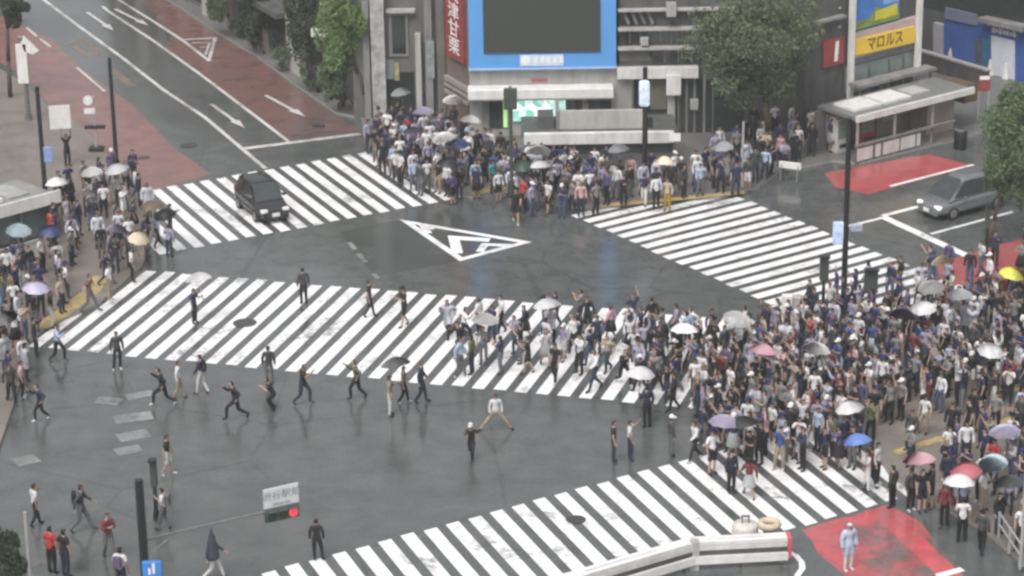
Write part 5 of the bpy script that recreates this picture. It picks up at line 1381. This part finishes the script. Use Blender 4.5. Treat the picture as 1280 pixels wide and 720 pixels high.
def child(nm, me, root, c, r):
    o = bpy.data.objects.new(nm, me); col.objects.link(o); o.parent = root; colour(o, c, r); return o
for a in IND:
    lb = label_of(a, rp); g = body(a['pose'])
    o = bpy.data.objects.new('person', g['body']); col.objects.link(o)
    o.location = a['pos']; o.rotation_euler = (0, 0, R(a['face'])); o.scale = (a['scale'],)*3
    o.color = (*rp.choice(SKINS), 1); tag(o, lb, 'person', group_of(a))
    kt, ct = TOPS[a['top']]; kb, cb = BOTS[a['bot']]; kh, ch_ = HEADS[a['head']]
    child('raincoat' if kt == 'coat' else 'shirt', g[kt], o, ct, rp)
    child({'trousers': 'trousers', 'shorts': 'shorts', 'skirt': 'skirt'}[kb], g[kb], o, cb, rp)
    if kh == 'cap':
        child('hair', g['hair'], o, (.012, .01, .009), rp); child('cap', g['cap'], o, ch_, rp)
    else: child('hood' if 'hood' in a['head'] else 'hair', g[kh], o, ch_, rp)
    cs = rp.choice([(.02, .02, .02), (.02, .02, .02), (.5, .5, .5), (.08, .06, .05)])
    child('shoe', g['shoe_a'], o, cs, rp); child('shoe', g['shoe_b'], o, cs, rp)
    if not a['pack'] and not a['fixed'] and kt != 'coat' and a['umb'] is None and rp.random() < .14 and 'hair' not in lb:
        pc = rp.choice(['black', 'grey', 'navy', 'beige', 'dark red'])
        bl = f"{pc} backpack on {lb.replace(', ' + SAYS[a['pose']], '')}"
        if len(re_words(bl)) <= 16:
            bo = bpy.data.objects.new('backpack', g['backpack']); col.objects.link(bo); bo.location = a['pos']; bo.rotation_euler = (0, 0, R(a['face'])); bo.scale = (a['scale'],)*3
            colour(bo, {'black': (.02, .02, .022), 'grey': (.12, .12, .125), 'navy': (.025, .03, .07), 'beige': (.34, .29, .22), 'dark red': (.18, .03, .035)}[pc], rp); tag(bo, bl, 'backpack', 'backpacks in the crowd')
    if a['pack']:
        m4 = Matrix.Translation(a['pos']) @ Matrix.Rotation(R(a['face']), 4, 'Z')
        bo = bpy.data.objects.new('backpack', g['backpack']); col.objects.link(bo); bo.location = a['pos']; bo.rotation_euler = (0, 0, R(a['face'])); bo.scale = (a['scale'],)*3
        colour(bo, {'black': (.02, .02, .022), 'purple': (.12, .09, .16), 'grey': (.12, .12, .125)}[a['pack']], rp)
        tag(bo, {'black': 'black backpack on the walker in charcoal jacket near the corner shrub', 'purple': 'dull purple backpack on the person beside the hanging signal post', 'grey': 'grey backpack on the walker in white T-shirt next to the signal back'}[a['pack']], 'backpack')
    a['obj'] = o

# the far crowd as one mass -------------------------------------------------
LOW = {}
def lowbody(pose):
    if pose in LOW: return LOW[pose]
    bm, info = make_body(pose, 0)
    bm.verts.index_update()
    vs = [v.co.copy() for v in bm.verts]; fs = [[v.index for v in f.verts] for f in bm.faces]; ks = info['kinds']; bm.free()
    # split long faces once so that sleeves and hems can end where they should
    LOW[pose] = (vs, fs, ks, info); return LOW[pose]
CV, CF, CC = [], [], []
for a in FAR:
    wear(a, rp); pose = a['pose']
    g = body(pose); me = g['body']; info = g['info']
    kt, ct = TOPS[a['top']]; kb, cb = BOTS[a['bot']]; kh, ch_ = HEADS[a['head']]; sk = rp.choice(SKINS)
    mtx = Matrix.Translation(a['pos']) @ Matrix.Rotation(R(a['face']), 4, 'Z') @ Matrix.Diagonal((a['scale'],)*3 + (1,))
    jit = rp.uniform(.88, 1.12)
    def put(me_, c):
        k = len(CV); CV.extend([tuple(mtx @ v.co) for v in me_.vertices])
        for p in me_.polygons: CF.append([k+i for i in p.vertices]); CC.append((c[0]*jit, c[1]*jit, c[2]*jit, 1))
    # the parts of the skin that show
    k = len(CV); sel = [i for i, kk in enumerate(info['kinds']) if kk[0] in ('head', 'neck', 'hand', 'fore_arm') and len(me.polygons[i].vertices) == 4]
    if kb in ('shorts', 'skirt'): sel += [i for i, kk in enumerate(info['kinds']) if kk[0] in ('shin', 'thigh')]
    idx = {}
    for i in sel:
        row = []
        for v in me.polygons[i].vertices:
            if v not in idx: idx[v] = len(CV); CV.append(tuple(mtx @ me.vertices[v].co))
            row.append(idx[v])
        CF.append(row); CC.append((*sk, 1))
    put(g[kt], ct); put(g[kb], cb); put(g[kh], ch_); put(g['shoe_a'], (.03, .03, .03)); put(g['shoe_b'], (.03, .03, .03))
    if kh == 'cap': put(g['hair'], (.012, .01, .009))
me = bpy.data.meshes.new('crowd'); me.from_pydata(CV, [], CF); me.update()
ca = me.color_attributes.new('Col', 'FLOAT_COLOR', 'CORNER')
buf = []
for p, c in zip(me.polygons, CC): buf += list(c)*len(p.vertices)
ca.data.foreach_set('color', buf)
me.polygons.foreach_set('use_smooth', [True]*len(me.polygons))
co = link('crowd', me, M_CROWD)
tag(co, 'packed far crowd standing on the pavement before the screen building', 'crowd', None, 'stuff')

# ------------------------------------------------------------------ umbrellas
M_CANOPY = tint_mat('umbrella_canopy', .45, .14, 3, spec=.5)
M_VINYL = tint_mat('clear_vinyl', .25, .1, 3, spec=.6, alpha=.72)
def canopy_mesh(name, m, r_=.54, h=.30):
    bm = bmesh.new(); top = bm.verts.new((0, 0, h)); rings = []
    for (t, zz) in ((.22, .95), (.5, .76), (.78, .42), (1.0, 0)):
        ring = []
        for k in range(24):
            a = k/24*2*math.pi; sc_ = 1 - (.055*t*t if k % 3 else 0); 
            ring.append(bm.verts.new((math.cos(a)*r_*t*sc_, math.sin(a)*r_*t*sc_, h*zz - (0 if k % 3 == 0 else -.012*t))))
        rings.append(ring)
    for k in range(24): bm.faces.new((top, rings[0][k], rings[0][(k+1) % 24]))
    for A, B in zip(rings, rings[1:]):
        for k in range(24): bm.faces.new((A[k], B[k], B[(k+1) % 24], A[(k+1) % 24]))
    bmesh.ops.solidify(bm, geom=bm.faces[:], thickness=.004)
    me = bpy.data.meshes.new(name); bm.to_mesh(me); bm.free(); me.materials.append(m); return me
CAN = canopy_mesh('canopy', M_CANOPY); CANV = canopy_mesh('canopy', M_VINYL)
mb = MB(); mb.tube((0, 0, -.72), (0, 0, .29), .009, None, 6)
me_ = bpy.data.meshes.new('shaft'); mb.bm.to_mesh(me_); mb.bm.free(); me_.materials.append(M_STEEL); SHAFT = me_
mb = MB(); mb.tube((0, 0, -.82), (0, 0, -.70), .016, None, 8); 
for k in range(4):
    a, c = k/4*math.pi, (k+1)/4*math.pi; mb.tube((.035-.035*math.cos(a), 0, -.82-.04*math.sin(a)), (.035-.035*math.cos(c), 0, -.82-.04*math.sin(c)), .013, None, 6)
me_ = bpy.data.meshes.new('handle'); mb.bm.to_mesh(me_); mb.bm.free(); me_.materials.append(M_BLACKM); HANDLE = me_
mb = MB()
for k in range(8):
    a = k/8*2*math.pi; mb.tube((0, 0, .14), (math.cos(a)*.5, math.sin(a)*.5, .02), .005, None, 4)
me_ = bpy.data.meshes.new('ribs'); mb.bm.to_mesh(me_); mb.bm.free(); me_.materials.append(M_STEEL); RIBS = me_
ru = random.Random(31); uused = set()
for u in UMBS:
    h = u['holder']; g = body(h['pose']); hp = g['info']['hands'][0][0] if h['pose'] in ('umbrella', 'walk_umbrella') else Vector((0, -.2, 1.3))
    mtx = Matrix.Translation(h['pos']) @ Matrix.Rotation(R(h['face']), 4, 'Z') @ Matrix.Diagonal((h['scale'],)*3 + (1,))
    hw_ = mtx @ hp
    if not (-30 < PX(hw_)[0] < 1310): continue
    e = bpy.data.objects.new('umbrella', None); e.empty_display_size = .1; col.objects.link(e)
    tilt = Matrix.Rotation(R(ru.uniform(-12, 12)), 3, 'X') @ Matrix.Rotation(R(ru.uniform(-12, 12)), 3, 'Y')
    e.rotation_euler = tilt.to_euler(); e.location = hw_ + tilt @ Vector((0, 0, .70))
    s = ru.uniform(.95, 1.12); e.scale = (s, s, 1)
    c = UMB_C[u['c']]
    cn = child('canopy', CANV if u['c'] == 'clear vinyl' else CAN, e, c, ru); cn.rotation_euler = (0, 0, ru.uniform(0, 3))
    for nm, me2 in (('shaft', SHAFT), ('handle', HANDLE), ('ribs', RIBS)):
        o2 = bpy.data.objects.new(nm, me2); col.objects.link(o2); o2.parent = e
    for t in range(12):
        wh = place(e.location, t)
        if u['c'] in wh and t < 11: continue
        lb = f"open {u['c']} umbrella held up {wh}"
        if lb not in uused: break
    uused.add(lb); tag(e, lb, 'umbrella', 'open umbrellas in the crowd')

# folded dark umbrella, placard
q = G(266, 700); hh = [a for a in ALL if a['fixed'] and abs(a['xy'][0]-268) < 3 and a['xy'][1] > 700][0]
e = empty('folded_umbrella', (hh['pos'].x, hh['pos'].y-.12, .75), 'dark folded umbrella held upright by the walker in white trousers', 'umbrella')
MB().lathe([(.012, 0), (.20, .06), (.24, .2), (.13, .75), (.03, 1.1), (.01, 1.2)], seg=10).build('canopy', M('umbrella_dark', (.03, .035, .045, 1), .5, .3, 6), e, False)
MB().tube((0, 0, -.2), (0, 0, 1.28), .012).build('shaft', M_GREYM, e)
hh = [a for a in ALL if a['fixed'] and a['pose'] == 'cheer'][0]
e = empty('placard', (hh['pos'].x-.2, hh['pos'].y-.08, PH+1.9*hh['scale']), 'large white placard held overhead near the bus stop pole', 'placard', None, R(8))
MB().box((0, 0, .62), (1.02, .03, 1.2), None, .01).build('board', M_WHITEB, e)
MB().box((-.3, .03, .3), (.04, .03, .75)).box((.3, .03, .3), (.04, .03, .75)).build('stick', M('wood_pale', (.35, .25, .15, 1), .6, .2, 4), e)
